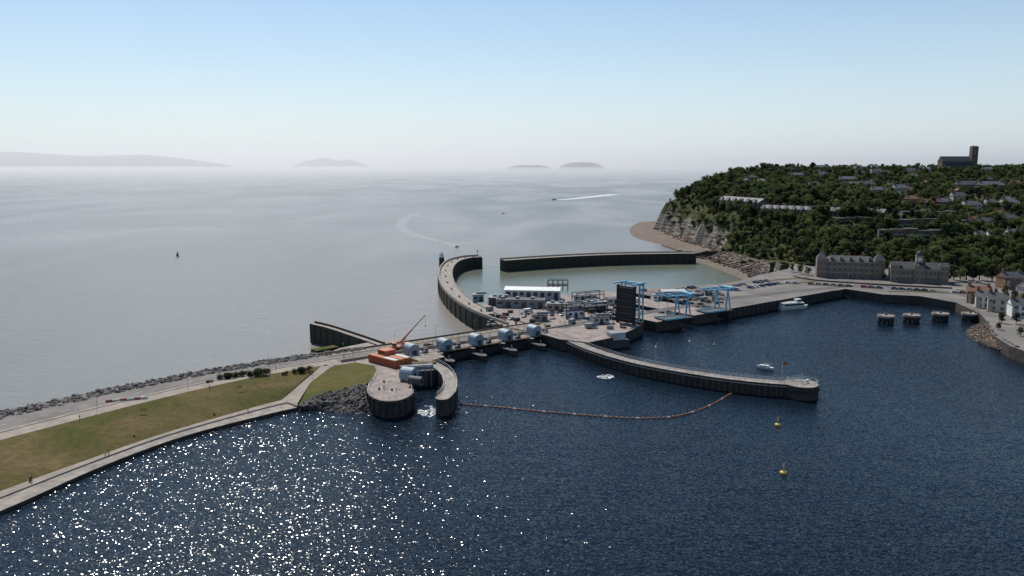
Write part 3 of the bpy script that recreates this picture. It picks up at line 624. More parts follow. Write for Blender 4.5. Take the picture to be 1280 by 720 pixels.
for i in range(120):
    u=random.uniform(608,800) if i<90 else random.uniform(850,905); v=random.uniform(376,412) if i<90 else random.uniform(368,382)
    if v>408 and u<660: continue
    if u<640 and v<386: continue
    q=P(u,v,5); b=B(); s_=random.uniform(.3,.95); mt=random.choice((m_off,m_dgrey,m_timber,m_grey,m_dgrey,m_rust,m_yel,m_hood,m_timber,m_black))
    hh=random.uniform(.8,2.2)*s_
    b.box(-1.6*s_,1.6*s_,-.9,.9,.15,hh,mt); b.box(-1.7*s_,1.7*s_,-1,1,hh,hh+.1,m_dgrey)
    if i%4==0: b.beam((1.9*s_,0,0),(1.9*s_,0,3.5+2*s_),.12,m_grey)
    for x in (-1.2,1.2): b.box(x*s_-.1,x*s_+.1,-.95,.95,0,.15,m_black)
    b.obj("equipment_cabinet",q,random.choice((th2,th2+1.57,0)))
def facade(b,x0_,x1_,y,z0_,nst,sh,nw,mat=m_glass,ww=1.3,wh=2.0,arch=True,sgn=-1):
    for s_ in range(nst):
        for i in range(nw):
            x=x0_+(x1_-x0_)*(i+.5)/nw; z=z0_+s_*sh+sh*.22
            b.box(x-ww/2-.2,x+ww/2+.2,min(y,y+sgn*.10),max(y,y+sgn*.10),z-.2,z+wh+.35,m_stonel)
            b.box(x-ww/2,x+ww/2,min(y+sgn*.10,y+sgn*.14),max(y+sgn*.10,y+sgn*.14),z,z+wh,mat)
            b.box(x-.04,x+.04,min(y+sgn*.14,y+sgn*.17),max(y+sgn*.14,y+sgn*.17),z,z+wh,m_white)
def chimney(b,x,y,z,h_=2.2,mat=m_brick):
    b.box(x-.8,x+.8,y-.45,y+.45,z,z+h_,mat)
    for k in (-.4,.4): b.cyl((x+k,y,z+h_),(x+k,y,z+h_+.6),.2,.15,6,m_rust)
a=P(1021,346,5);c=P(1104,349,5); L_=(c-a).length; rot=math.atan2(c.y-a.y,c.x-a.x); b=B()
b.box(0,L_,0,14,0,11,m_stone); facade(b,6,L_-6,0,0,3,3.6,9,ww=1.5,wh=2.3)
for z in (3.7,7.4,10.8): b.box(-.15,L_+.15,-.25,0,z-.2,z+.15,m_stonel)
for x1,x2 in ((-.4,6),(L_-6,L_+.4)):
    b.box(x1,x2,-1.2,-.003,0,12.6,m_stone); facade(b,x1,x2,-1.2,0,3,3.8,2,ww=1.4,wh=2.3); b.box(x1-.2,x2+.2,-1.4,-1.2,12.3,12.7,m_stonel)
    b.hip(x1,x2,-1.2,7,12.6,4.2,m_slate,.3,.6); chimney(b,(x1+x2)/2,6.5,14,3)
b.hip(5.5,L_-5.5,0,14,11,3.4,m_slate,.2,.5)
for i in range(5):
    x=9+i*(L_-18)/4; b.box(x-.9,x+.9,1.2,4,12,13.8,m_stonel); b.box(x-.6,x+.6,1.15,1.2,12.3,13.5,m_glass); b.gable(x-.9,x+.9,1.0,4,13.8,.8,m_slate,m_stonel,.1)
for x in (12,L_/2,L_-12): chimney(b,x,9,13.4,2.6)
b.box(L_/2-1.2,L_/2+1.2,-1.5,0,0,3.3,m_stonel); b.box(L_/2-.8,L_/2+.8,-1.55,-1.5,0,2.6,m_glass)
b.obj("custom_house",a,rot)
a=P(1113,352,5);c=P(1184,355,5); L_=(c-a).length; rot=math.atan2(c.y-a.y,c.x-a.x); b=B()
b.box(0,L_,0,13,0,9,m_stone); facade(b,4,L_/2-3,0,0,2,4.2,4,ww=1.5,wh=2.5); facade(b,L_/2+3,L_-4,0,0,2,4.2,4,ww=1.5,wh=2.5)
for z in (4.3,8.8): b.box(-.15,L_+.15,-.25,0,z-.2,z+.15,m_stonel)
for x1,x2 in ((-.4,5),(L_-5,L_+.4),(L_/2-3,L_/2+3)):
    b.box(x1,x2,-1,-.003,0,11,m_stone); facade(b,x1,x2,-1,0,2,4.4,2,ww=1.3,wh=2.5); b.gable(x1,x2,-1,6,11,2.4,m_slate,m_stone,.2)
b.hip(0,L_,0,13,9,3.8,m_slate,.3,.6)
cx_=L_/2; b.box(cx_-2,cx_+2,2,6,9,17,m_stonel); b.cyl((cx_,1.95,15),(cx_,1.8,15),1.1,1.1,16,m_white); b.box(cx_-2.3,cx_+2.3,1.7,6.3,17,17.4,m_stone)
for i in range(5):
    a0=math.pi/2*i/5;a1=math.pi/2*(i+1)/5; b.cyl((cx_,4,17.4+3*math.sin(a0)),(cx_,4,17.4+3*math.sin(a1)),2.1*math.cos(a0),max(2.1*math.cos(a1),.05),12,m_slate,False)
b.cyl((cx_,4,20.3),(cx_,4,22.5),.15,.05,6,m_stonel)
for x in (7,13,L_-13,L_-7): chimney(b,x,8,11,3)
b.obj("dock_office",a,rot)
# church
q=Vector(((1192-640)/F*1230,1230,0)); q.z=tz(q.x,q.y)-1; b=B(); zt=max(H+(207-196)/F*1230-q.z,10); zT=H+(207-184.5)/F*1230-q.z
b.box(-25,18,0,16,0,zt*.72,m_dstone); b.gable(-25,18,0,16,zt*.72,zt*.30,m_slate,m_dstone); b.box(-25,18,-6,0,0,zt*.42,m_dstone)
b.add([(-25,-6.3,zt*.42),(18,-6.3,zt*.42),(18,0,zt*.6),(-25,0,zt*.6)],[(0,1,2,3)],m_slate)
b.box(18,27,-1,8,0,zT,m_dstone); b.gable(18,27,-1,8,zT,2,m_slate,m_dstone,-.6)
for x in (18.4,26.6):
    for y in (-.6,7.6): b.cyl((x,y,zT),(x,y,zT+2.4),.6,.1,6,m_dstone)
facade(b,-24,17,-6,1,1,4,9,ww=1.2,wh=2.6); b.box(21,24,-1.06,-1,zT*.68,zT*.9,m_glass)
for i in range(8): b.box(-24+i*5.8,-23.2+i*5.8,-7.2,-6.1,0,zt*.35,m_dstone)
b.obj("church",q,-.05)
foots=[(q.x,q.y,26)]
def house(seed,w_,d_,h_,mw,mr,nw=2,st=2,dorm=False):
    random.seed(seed); b=B(); b.box(-w_/2,w_/2,-d_/2,d_/2,-4,h_,mw); b.gable(-w_/2,w_/2,-d_/2,d_/2,h_,d_*.33,mr,mw)
    facade(b,-w_/2+.5,w_/2-.5,-d_/2,0.2,st,h_/st,nw,ww=1.3,wh=1.6); facade(b,-w_/2+.5,w_/2-.5,d_/2,0.2,st,h_/st,nw,ww=1.3,wh=1.6,sgn=1)
    b.box(-w_/2+.6,-w_/2+2.2,-d_/2-1.0,-d_/2-.2,-.5,h_*.8,m_stonel); b.hip(-w_/2+.5,-w_/2+2.3,-d_/2-1.1,-d_/2+.5,h_*.8,1,mr,.1)
    chimney(b,-w_/2+1,0,h_+d_*.26,2.4); chimney(b,w_/2-1,0,h_+d_*.26,2.0)
    return b.mesh("terraced_house")
HS=[house(1,9,9,6.5,m_rend,m_slate),house(2,12,10,7,m_brick,m_slate,3),house(3,16,9,7,m_stone,m_slate,5),house(4,10,9,6,m_white,m_slate,3),house(5,20,10,8,m_dstone,m_slate,7),house(6,11,9,6.5,m_brick,m_rust,3),house(7,9,8,6,m_stone,m_rust,2),house(8,14,10,8.5,m_rend,m_slate,4,3)]
def onhill(me,name,u,v,rot,r=8,sc=1):
    q,t=G(u,v)
    if q is None: return
    zz=min(tz(q.x,q.y),q.z); put(me,name,(q.x,q.y+3,max(zz,4.9)),rot,scale=sc); foots.append((q.x,q.y,r))
def terrace(u1,v1,u2,v2,hpx,nb):
    a,t1=G(u1,v1);c,t2=G(u2,v2); 
    L_=math.hypot(c.x-a.x,c.y-a.y); rot=math.atan2(c.y-a.y,c.x-a.x); hh=hpx*(t1+t2)/2/F; zb=min(a.z,c.z)-1; b=B(); k=L_/nb
    b.box(0,L_,0,11,-6,hh*.72,m_dstone); b.gable(0,L_,0,11,hh*.72,hh*.22,m_slate,m_dstone,.2)
    for i in range(nb):
        x=i*k; b.box(x+k*.12,x+k*.52,-1.2,-.003,-3,hh*.70,m_dstone); b.gable(x+k*.1,x+k*.54,-1.3,3,hh*.7,hh*.2,m_slate,m_dstone,.05)
        facade(b,x+k*.12,x+k*.52,-1.2,0,3,hh*.22,1,ww=1.6,wh=hh*.13); facade(b,x+k*.6,x+k*.95,0,0,3,hh*.22,1,ww=1.1,wh=hh*.13); chimney(b,x+.5,5.5,hh*.9,hh*.14)
    b.obj("victorian_terrace",(a.x,a.y,zb+1),rot)
    for i in range(10): foots.append((a.x+(c.x-a.x)*i/9+2,a.y+(c.y-a.y)*i/9+6,12))
    random.seed(int(u1))
    return [(a.x+(c.x-a.x)*t_+random.uniform(-2,2),a.y+(c.y-a.y)*t_-random.uniform(5,11)) for t_ in [random.random() for _ in range(nb*2)]]
screen=terrace(899,263,948,268,20,6)+terrace(950,273,1104,277,19,15)
def flats(u1,u2,v,hpx,st,mat):
    a,t1=G(u1,v);c,t2=G(u2,v+2)
    if a is None or c is None: return
    L_=math.hypot(c.x-a.x,c.y-a.y); rot=math.atan2(c.y-a.y,c.x-a.x); hh=hpx*(t1+t2)/2/F; b=B(); s_=hh/st
    nb=max(2,int(L_/8))
    for i in range(nb):
        x=i*L_/nb; dy=(i%2)*2.0; dz=(i%3)*.7
        b.box(x,x+L_/nb-.01,dy,12,-6,hh+dz,mat if i%2 else m_dstone); b.box(x-.2,x+L_/nb+.1,dy-.6,12.3,hh+dz,hh+dz+.5,m_dgrey)
        for j in range(st):
            z=j*s_+.5; b.box(x+.8,x+L_/nb-.8,dy-.08,dy-.01,z,z+s_*.62,m_glass); b.box(x+.5,x+L_/nb-.5,dy-1.3,dy-.1,z-.35,z-.15,m_off); b.box(x+.5,x+L_/nb-.5,dy-1.32,dy-1.26,z-.15,z+.75,m_grey)
    b.obj("apartment_block",(a.x,a.y,min(a.z,c.z)),rot)
    for i in range(6): foots.append((a.x+(c.x-a.x)*i/5,a.y+(c.y-a.y)*i/5+4,10))
flats(1098,1180,304,16,3,m_brick); flats(1122,1206,288,13,2,m_stone); flats(1128,1196,274,10,2,m_grey); flats(1040,1100,281,8,2,m_dstone)
flats(952,992,216,7,2,m_rend); flats(895,930,220,5,1,m_stone)
onhill(HS[4],"terraced_house",1210,242,-.1,14,1.2); onhill(HS[4],"terraced_house",1238,243,-.1,14,1.2); onhill(HS[4],"terraced_house",1060,232,-.1,14)
for (u,v,k,r) in ((1228,303,3,-.1),(1245,304,3,-.2),(1268,302,0,0),(1280,300,3,.1),(1262,265,7,.1),(1240,262,0,-.2),(1115,238,0,.1),(1100,246,2,-.1),(1125,250,3,.1),(1270,236,5,0),(1165,238,6,.2),(1180,262,1,.1),(1215,268,7,0),(1020,222,2,0),(1075,222,1,0),(1105,222,2,0),(1140,246,5,0),(1218,284,6,.2),(880,222,2,0),(1200,256,7,-.1),(1235,288,2,.1),(1262,284,1,0),(1250,276,6,.2)):
    onhill(HS[k],"terraced_house",u,v,r)
random.seed(11)
for i in range(60):
    u=random.uniform(905,1300); v=random.uniform(211,262)**1.0
    if v>240 and u<1110: continue
    q,t=G(u,v)
    if q is None: continue
    if any((q.x-f[0])**2+(q.y-f[1])**2<(f[2]*.8+8)**2 for f in foots): continue
    rr=random.choice((-.12,-.3,1.4,.1,.7)); put(random.choice(HS+[HS[0],HS[2],HS[5]]),"terraced_house",(q.x,q.y,tz(q.x,q.y)+.3),rr,scale=random.uniform(.85,1.1)); foots.append((q.x,q.y,7))
for (u,v,k,r) in ((1232,384,3,-.5),(1246,388,0,-.5),(1222,378,5,-.5),(1275,395,3,-.3),(1262,360,1,0),(1285,372,0,.2)):
    q=P(u,v,5); put(HS[k],"terraced_house",q,r); foots.append((q.x,q.y,10))
foots+=[(226,540,24),(214,538,18),(240,535,20),(252,530,18),(268,526,20),(283,522,16)]
# ---------------------------------------------------------------- trees
def tree_mesh(seed,h_,r_,dark=.4):
    random.seed(seed); b=B(); b.cyl((0,0,-.5),(0,0,h_*.4),h_*.035,h_*.022,7,m_bark,False)
    cl=[]
    for i in range(15):
        a=random.uniform(0,6.283); zz=random.uniform(.3,.92); rad=r_*(1-abs(zz-.55)*1.25)*random.uniform(.25,.85)
        c=Vector((rad*math.cos(a),rad*math.sin(a),h_*zz)); cl.append((c,random.uniform(.28,.46)*r_))
        if i<7: b.cyl((0,0,h_*random.uniform(.2,.4)),c,h_*.014,h_*.004,4,m_bark,False)
    for c,r in cl:
        for j in range(44):
            d=Vector((random.gauss(0,1),random.gauss(0,1),random.gauss(0,.85))).normalized(); q=c+d*r*random.uniform(.65,1.08)
            nrm=(d+Vector((random.gauss(0,.6),random.gauss(0,.6),random.gauss(0,.6)))).normalized(); t1=nrm.orthogonal().normalized(); t2=nrm.cross(t1); s_=random.uniform(.35,.75)*h_/12
            a=random.uniform(0,3); u_=(t1*math.cos(a)+t2*math.sin(a))*s_; v_=(t2*math.cos(a)-t1*math.sin(a))*s_*.8
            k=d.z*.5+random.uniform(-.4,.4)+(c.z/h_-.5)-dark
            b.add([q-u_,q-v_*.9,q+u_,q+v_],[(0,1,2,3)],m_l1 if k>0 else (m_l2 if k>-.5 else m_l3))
    return b.mesh("tree")
TM=[tree_mesh(20+i,random.choice((11,13,12)),[4.5,5.2,4.0,5.6,3.4,5,4.6,5.4][i],[.4,.2,.9,.4,.6,0,.9,.3][i]) for i in range(8)]
random.seed(5); wood=empty("woodland"); cnt=0
grid={}
def ok(x,y,dmin):
    for f in foots:
        if (x-f[0])**2+(y-f[1])**2<(f[2]*.8)**2: return False
    gx,gy=int(x//8),int(y//8)
    for i in (-1,0,1):
        for j in (-1,0,1):
            for (a,c) in grid.get((gx+i,gy+j),()):
                if (a-x)**2+(c-y)**2<dmin*dmin: return False
    grid.setdefault((gx,gy),[]).append((x,y)); return True
tries=0
while cnt<3500 and tries<46000:
    tries+=1
    y=random.uniform(470,1420) if random.random()<.75 else random.uniform(500,800); x=random.uniform(185,y*.72)
    d=tD(x,y)
    if d<3: continue
    face=(y>730 and d<20)
    if y>730 and d<11 and (y>835 or random.random()<.3): continue
    u,v=proj(x,y,10)
    if u>1345: continue
    esc=(y<745 and d<95); edge=(y>=745 and d<80)
    dm=4.6 if (esc or edge) else 6.0
    if not (esc or edge):
        if noise.noise(Vector((x*.015,y*.015,2)))<-.16 and random.random()<.55: continue
    if not ok(x,y,dm): continue
    s_=random.uniform(.55,1.1)*(1.0 if (esc or edge) else .85)
    if random.random()<.06: s_*=1.3
    if face: s_*=.55
    if esc and x<230: s_*=.7
    put(random.choice(TM),"tree",(x,y,tz(x,y)-.3),random.uniform(0,6.3),wood,(s_*random.uniform(.85,1.2),s_*random.uniform(.85,1.2),s_)); cnt+=1
for x,y in screen:
    if tD(x,y)>4: put(random.choice(TM),"tree",(x,y,tz(x,y)-.4),random.uniform(0,6),wood,random.uniform(.6,1.0))
print("trees",cnt)
def bush(seed):
    random.seed(seed); b=B()
    for i in range(6):
        c=Vector((random.uniform(-2.2,2.2),random.uniform(-1,1),random.uniform(.4,1.1))); b.cyl((c.x*.5,c.y*.5,0),c,.06,.03,4,m_bark,False)
        for j in range(90):
            d=Vector((random.gauss(0,1),random.gauss(0,1),random.gauss(0,.8))).normalized(); q=c+d*random.uniform(.5,1.0); q.z=max(q.z,.05); s_=random.uniform(.1,.24)
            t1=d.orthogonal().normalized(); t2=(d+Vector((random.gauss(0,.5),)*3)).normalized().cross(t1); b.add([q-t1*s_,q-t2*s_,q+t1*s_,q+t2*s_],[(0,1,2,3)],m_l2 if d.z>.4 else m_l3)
    return b.mesh("bush")
BM=[bush(3),bush(4)]
random.seed(8)
for (u,v,s_) in ((280,473,1.3),(290,472,1.2),(300,470,1.2),(318,469,1.5),(327,469,1.5),(372,465,1.1),(381,464,1.3),(356,468,.7),(262,478,.6)):
    put(random.choice(BM),"bush",P(u,v,4.5),random.uniform(0,.6)+.5,scale=s_)
for i in range(40): # scrub on the slope above the beach
    q,t=G(random.uniform(895,960),random.uniform(296,330))
    if q is not None: put(random.choice(BM),"bush",(q.x,q.y,q.z),random.uniform(0,6),scale=random.uniform(.8,1.8))
for i in range(70): # scrub clinging to the cliff
    q,t=G(random.uniform(832,915),random.uniform(252,290))
    if q is not None and tD(q.x,q.y)>1: put(random.choice(BM),"bush",(q.x,q.y,q.z-.3),random.uniform(0,6),scale=random.uniform(.9,2.2))
for (u,v,s_) in ((1185,352,.8),(1192,350,.9),(1200,352,.8),(1208,350,.9),(1216,353,.9),(1224,350,1),(1240,352,1),(1252,350,1),(1270,352,1),(1288,360,1),(1268,378,.6),(1256,372,.6),(1290,385,.8),(1106,350,.4),(1010,344,.5),(1000,342,.5),(990,340,.5),(1270,405,.5),(1252,404,.4),(1262,388,.5),(1278,382,.6),(1240,374,.4),(1215,366,.4),(1248,412,.3),(1276,420,.4)):
    put(random.choice(TM),"tree",P(u,v,5),random.uniform(0,6),None,s_)
# ---------------------------------------------------------------- beaches
b=B(); sh=smooth(PP([(838,322),(862,326),(890,335),(915,345),(932,352)],SEA-.3),5); inn=smooth([Vector((175,705,4)),Vector((192,700,4)),Vector((197,650,4.6)),Vector((200,610,5)),Vector((180,548,5))],5)
ms=[a.lerp(c,.5)+Vector((0,0,-1)) for a,c in zip(sh,inn)]; b.strip(inn,ms,m_beach); b.strip(ms,sh,m_beach)
for i in range(900):
    k=random.randrange(len(sh)-1); t=random.random(); q=inn[k].lerp(inn[k+1],random.random()).lerp(sh[k],t*.7); rock(b,(q.x,q.y,q.z-.6*math.sin(t*3)),random.uniform(.5,1.4),random.choice((m_rock,m_rockb)))
b.obj("beach")
b=B(); sh=smooth(PP([(824,276),(798,278),(785,286),(790,296),(812,303),(842,309),(866,316)],SEA-.2),5); inn=smooth([Vector((200,1060,1)),Vector((196,1000,1)),Vector((198,940,1)),Vector((200,880,1)),Vector((200,820,1.5)),Vector((200,760,2)),Vector((200,705,3))],5)
b.strip(inn,sh,m_beach)
for i in range(300):
    k=random.randrange(len(sh)-1); q=inn[k].lerp(inn[k+1],random.random()).lerp(sh[k],random.random()*.35); rock(b,q,random.uniform(.8,2.4),m_rockb)
for k in range(4):
    q1=P(800+k*10,292+k*5,SEA); q2=P(850,296+k*6,SEA); b.wall([q1,q1.lerp(q2,.5)+Vector((0,3,0)),q2],5,SEA-1,SEA+1.0,m_rock,m_rockb)
b.obj("beach")
b=B(); sh=PP([(1213,408),(1207,416),(1215,426),(1240,436),(1262,444),(1300,462),(1360,490)],-.3); inn=PP([(1236,402),(1240,412),(1243,418),(1258,426),(1275,436),(1310,448),(1380,470)],5.02)
b.strip(inn,sh,m_rockb)
for i in range(900):
    k=random.randrange(len(sh)-1); t=random.random(); q=inn[k].lerp(inn[k+1],t).lerp(sh[k].lerp(sh[k+1],t),random.random()); rock(b,q,random.uniform(.3,.9),random.choice((m_rockb,m_rockb,m_rock)))
b.obj("rocky_shore")
b=B(); sh=PP([(1057,372),(1105,376),(1150,379),(1195,386),(1215,396)],-.3); inn=PP([(1057,362),(1105,369),(1150,371),(1195,379),(1228,393)],4)
b.strip(inn,sh,m_rockb)
for i in range(500):
    k=random.randrange(len(sh)-1); t=random.random(); q=inn[k].lerp(inn[k+1],t).lerp(sh[k].lerp(sh[k+1],t),random.random()); rock(b,q,random.uniform(.4,1.1),random.choice((m_rock,m_rockb)))
b.obj("rocky_shore")
# ---------------------------------------------------------------- roads on the quayside
b=B(); rp=[Vector(lk(x,20)) for x in (-30,0,40,80,110)]+[P(1075,357,5).xy,P(1130,361,5).xy,P(1190,366,5).xy,P(1240,378,5).xy]
rp=smooth([Vector((q.x,q.y,0)) for q in rp],5); b.wall(rp,7,5.0,5.012,m_asph2,m_asph2)
for i in range(0,len(rp)-1,2): b.wall(rp[i:i+2],.15,5.013,5.02,m_line,m_line)
b.obj("quay_road")
# ---------------------------------------------------------------- cars
def car(mat,k=0):
    b=B(); w_=.88
    lo=[(-2.15,.35),(-2.2,.75),(-1.9,.92),(-1.2,.98),(1.0,.98),(1.95,.85),(2.15,.6),(2.1,.35)]
    n_=len(lo); b.add([(x,-w_,z) for x,z in lo]+[(x,w_,z) for x,z in lo],[tuple(range(n_)),tuple(range(n_,2*n_))[::-1]]+[(i,n_+i,n_+(i+1)%n_,(i+1)%n_) for i in range(n_)],mat)
    rx=-2.0 if k else -1.75; x=[(rx,.95),(rx+.45,1.42),(.35,1.46),(1.05,.97)]
    b.add([(q[0],-w_*.95 if i in(0,3) else -w_*.76,q[1]) for i,q in enumerate(x)]+[(q[0],w_*.95 if i in(0,3) else w_*.76,q[1]) for i,q in enumerate(x)],[(0,1,2,3),(7,6,5,4),(0,4,5,1),(2,6,7,3)],m_glass)
    b.box(rx+.42,.4,-w_*.75,w_*.75,1.43,1.50,mat)
    for xx in (-1.35,1.35):
        for y in (-.86,.86): b.cyl((xx,y-.1,.33),(xx,y+.1,.33),.33,.33,10,m_black)
    return b.mesh("parked_car")
def van(mat):
    b=B(); pr=[(-2.6,.4),(-2.6,2.3),(1.2,2.3),(1.9,1.35),(2.6,1.15),(2.7,.4)]; n_=len(pr)
    b.add([(x,-1,z) for x,z in pr]+[(x,1,z) for x,z in pr],[tuple(range(n_)),tuple(range(n_,2*n_))[::-1]]+[(i,n_+i,n_+(i+1)%n_,(i+1)%n_) for i in range(n_)],mat)
    b.add([(1.27,-.85,2.25),(1.93,-.9,1.37),(1.93,.9,1.37),(1.27,.85,2.25)],[(0,1,2,3)],m_glass); b.box(.3,1.2,-1.02,-1.0,1.4,2.0,m_glass); b.box(.3,1.2,1.0,1.02,1.4,2.0,m_glass)
    for xx in (-1.7,1.8):
        for y in (-.95,.95): b.cyl((xx,y-.12,.38),(xx,y+.12,.38),.38,.38,10,m_black)
    return b.mesh("parked_van")
cc=[(.55,.55,.55),(.03,.03,.035),(.2,.21,.22),(.30,.03,.03),(.03,.06,.14),(.4,.41,.42),(.7,.7,.68),(.06,.06,.06)]
CM=[car(M("car_paint",c,tuple(x*.95 for x in c),1,.3,spec=.5),i%2) for i,c in enumerate(cc)]
VM=[van(m_white),van(m_grey)]
random.seed(3)
for row in range(7):
    for i in range(33):
        x=80+i*3.0; y=37+row*11
        if random.random()<(.35 if noise.noise(Vector((i*.2,row*.7,1)))>-.05 else .8): continue
        q=lk(x,y); u,v=proj(q[0],q[1],5)
        if not onquay(u,v): continue
        put(random.choice(CM),"parked_car",(q[0],q[1],5.01),th2+math.pi/2+random.choice((0,math.pi))+random.uniform(-.05,.05))
for i in range(24):
    q=P(985+i*9.5,354+i*.55,5.01)
    if random.random()<.65: put(random.choice(CM),"parked_car",q,-.2+random.uniform(-.05,.05))
for k,y in ((.2,7.5),(.5,7.8),(.75,12.8),(.93,8)): put(random.choice(CM),"parked_car",bl(LB*k,y,4.62),TH)
for k in (630,640,655,668,690,704): put(random.choice(CM),"parked_car",P(k,396+random.uniform(-2,4),5),random.uniform(0,3))
for (u,v) in ((612,388),(660,391),(715,404),(738,410),(762,398),(880,376)): put(random.choice(VM),"parked_van",P(u,v,5.01),random.uniform(0,3))
# ---------------------------------------------------------------- mooring dolphins
for u,v in ((1107,404),(1139,403),(1175,401),(1212,401),(1243,402)):
    q=P(u,v,0); b=B(); b.cyl((0,0,3.2),(0,0,4.2),4.2,4.2,18,m_conc)
    for i in range(9):
        a=i*2*math.pi/9; b.cyl((3.4*math.cos(a),3.4*math.sin(a),-3),(3.4*math.cos(a),3.4*math.sin(a),3.2),.45,.45,8,m_black)
    b.cyl((0,0,1.2),(0,0,3.2),3.9,3.9,18,m_black); b.rail([Vector((4.0*math.cos(a*.6),4.0*math.sin(a*.6))) for a in range(11)],4.2,m_dgrey,1.1,.1)
    b.cyl((0,0,4.2),(0,0,5.2),.5,.6,8,m_dgrey); b.obj("mooring_dolphin",q)
# ---------------------------------------------------------------- boats
def hull(b,L_,W_,h_,mat,deck):
    st=[(-.5,.7),(-.3,.95),(0,1),(.25,.85),(.4,.5),(.5,.03)]
    vs=[]
    for x,k in st: vs+=[(x*L_,-W_/2*k,h_*(1+.25*max(x,0)*2)),(x*L_*.94,-W_/2*k*.65,-.1),(x*L_*.94,W_/2*k*.65,-.1),(x*L_,W_/2*k,h_*(1+.25*max(x,0)*2))]
    fs=[(0,1,2,3)]
    for i in range(len(st)-1):
        for j in range(3): fs.append((4*i+j,4*i+4+j,4*i+5+j,4*i+j+1))
    b.add(vs,fs,mat); b.add([(q[0],q[1],q[2]-.15) for q in vs],[(4*i,4*i+3,4*i+7,4*i+4) for i in range(len(st)-1)],deck)
q=P(992,386,0); b=B(); hull(b,20,5.5,1.6,m_white,m_off); b.box(-8.5,5.5,-2.2,2.2,1.4,3.7,m_white); b.box(-8,5,-2.25,-2.2,2.2,3.2,m_glass); b.box(-8,5,2.2,2.25,2.2,3.2,m_glass); b.box(5.5,5.55,-1.9,1.9,2.2,3.2,m_glass)
b.box(-8.8,3,-2.4,2.4,3.7,3.85,m_off); b.box(1,4,-1.4,1.4,3.85,5.6,m_white); b.box(1.2,4.05,-1.45,1.45,4.5,5.2,m_glass); b.rail([Vector((-8.5,-2.3)),Vector((-4,-2.3)),Vector((0,-2.3))],3.85,m_off); b.beam((0,0,5),(0,0,8),.12,m_white)
b.obj("passenger_ferry",q,.35)
q=P(956,461,0); b=B(); hull(b,7,2.3,1.0,m_white,m_off); b.box(-1.5,1.8,-.8,.8,.9,1.5,m_white); b.box(-1,1.5,-.83,.83,1.1,1.4,m_glass); b.cyl((.8,0,1),(.8,0,11.5),.09,.06,6,m_off); b.cyl((.8,0,2.2),(-3.0,0,2.2),.16,.13,6,m_hood)
for e_ in ((3.4,0,1.2),(-3.3,0,1.0),(.5,1.1,.9),(.5,-1.1,.9)): b.beam((.8,0,11.3),e_,.035,m_off)
b.obj("sailing_boat",q,2.5)
q=P(222,321,SEA); b=B(); hull(b,8,2.6,1,m_dgrey,m_off); b.cyl((.5,0,1),(.5,0,11),.1,.06,6,m_dgrey); b.add([(.4,0,1.8),(-3.5,.3,1.8),(.4,0,10.5)],[(0,1,2)],m_dgrey); b.add([(.6,0,10),(3.8,0,1.2),(.8,.3,1.6)],[(0,1,2)],m_grey); b.obj("sailing_boat",q,1.1,scale=.5)
def motor(u,v,rot,s_=1):
    q=P(u,v,SEA); b=B(); hull(b,9,3,1.3,m_white,m_off); b.box(-1,2,-1.1,1.1,1.2,2.5,m_white); b.box(-.8,2.05,-1.15,1.15,1.7,2.2,m_glass); b.box(-1.5,1.6,-1.2,1.2,2.5,2.6,m_off); b.obj("motor_boat",q,rot,scale=s_)
motor(693,250,3.4,1.5); motor(571,309,-2,.8); motor(629,267,.4,.7)
def ribbon(name,pts,w0,w1,mat):
    pa=smooth(PP(pts,SEA+.06),6); b=B(); A_=[];C_=[]
    for i,q in enumerate(pa):
        a=pa[max(i-1,0)];c=pa[min(i+1,len(pa)-1)]; d=(c-a).normalized(); nn=Vector((-d.y,d.x,0)); w_=w0+(w1-w0)*i/len(pa); A_.append(q+nn*w_);C_.append(q-nn*w_)
    b.strip(A_,C_,mat); b.obj(name)
ribbon("boat_wake",[(696,250),(715,248.6),(740,246),(768,243)],9,16,m_wake)
ribbon("boat_wake",[(572,309),(560,304),(535,298),(512,291),(502,284),(505,274),(520,268)],2.5,9,m_slick)
def splash(u,v,rx,ry,z,rot=0):
    q=P(u,v,z); b=B(); pts=[]
    for i in range(28):
        a=i*2*math.pi/28; k=1+.3*noise.noise(Vector((math.cos(a)*2,math.sin(a)*2,u))); x=rx*k*math.cos(a);y=ry*k*math.sin(a); pts.append((q.x+x*math.cos(rot)-y*math.sin(rot),q.y+x*math.sin(rot)+y*math.cos(rot),z+.05))
    b.add(pts,[tuple(range(28))],m_foam); b.obj("foam")
splash(534,514,3.2,6,0,.2); splash(757,471,3.4,3,0); 
# ---------------------------------------------------------------- boom and buoys
pa=smooth(PP([(571,505),(620,509),(680,515),(740,520),(790,523),(835,522),(865,516),(890,506),(914,492)],0),8)
pr2=resample(pa,66); b=B()
for i,q in enumerate(pr2):
    d=(pr2[min(i+1,65)]-pr2[max(i-1,0)]).normalized()*.5; b.cyl(q-d+Vector((0,0,.1)),q+d+Vector((0,0,.1)),.32,.32,8,m_boom if i%6 else m_off)
    if i<65: b.beam(q+Vector((0,0,.06)),pr2[i+1]+Vector((0,0,.06)),.12,m_boom)
b.obj("floating_boom")
for u,v,m_ in ((972,532,m_yel),(979,592,m_yel),(893,431,m_yel),(820,434,m_white),(862,427,m_white)):
    q=P(u,v,0); b=B(); s_=.85 if v>500 else .5
    b.cyl((0,0,-.3),(0,0,.6),1.0,1.0,14,m_); b.cyl((0,0,.6),(0,0,.9),1.0,.4,14,m_); b.cyl((0,0,.9),(0,0,2.4),.32,.2,8,m_); b.beam((0,0,2.4),(0,0,3),.08,m_dgrey)
    b.beam((-.35,0,2.7),(.35,0,3.3),.1,m_); b.beam((.35,0,2.7),(-.35,0,3.3),.1,m_); b.obj("marker_buoy",q,.4,scale=s_)
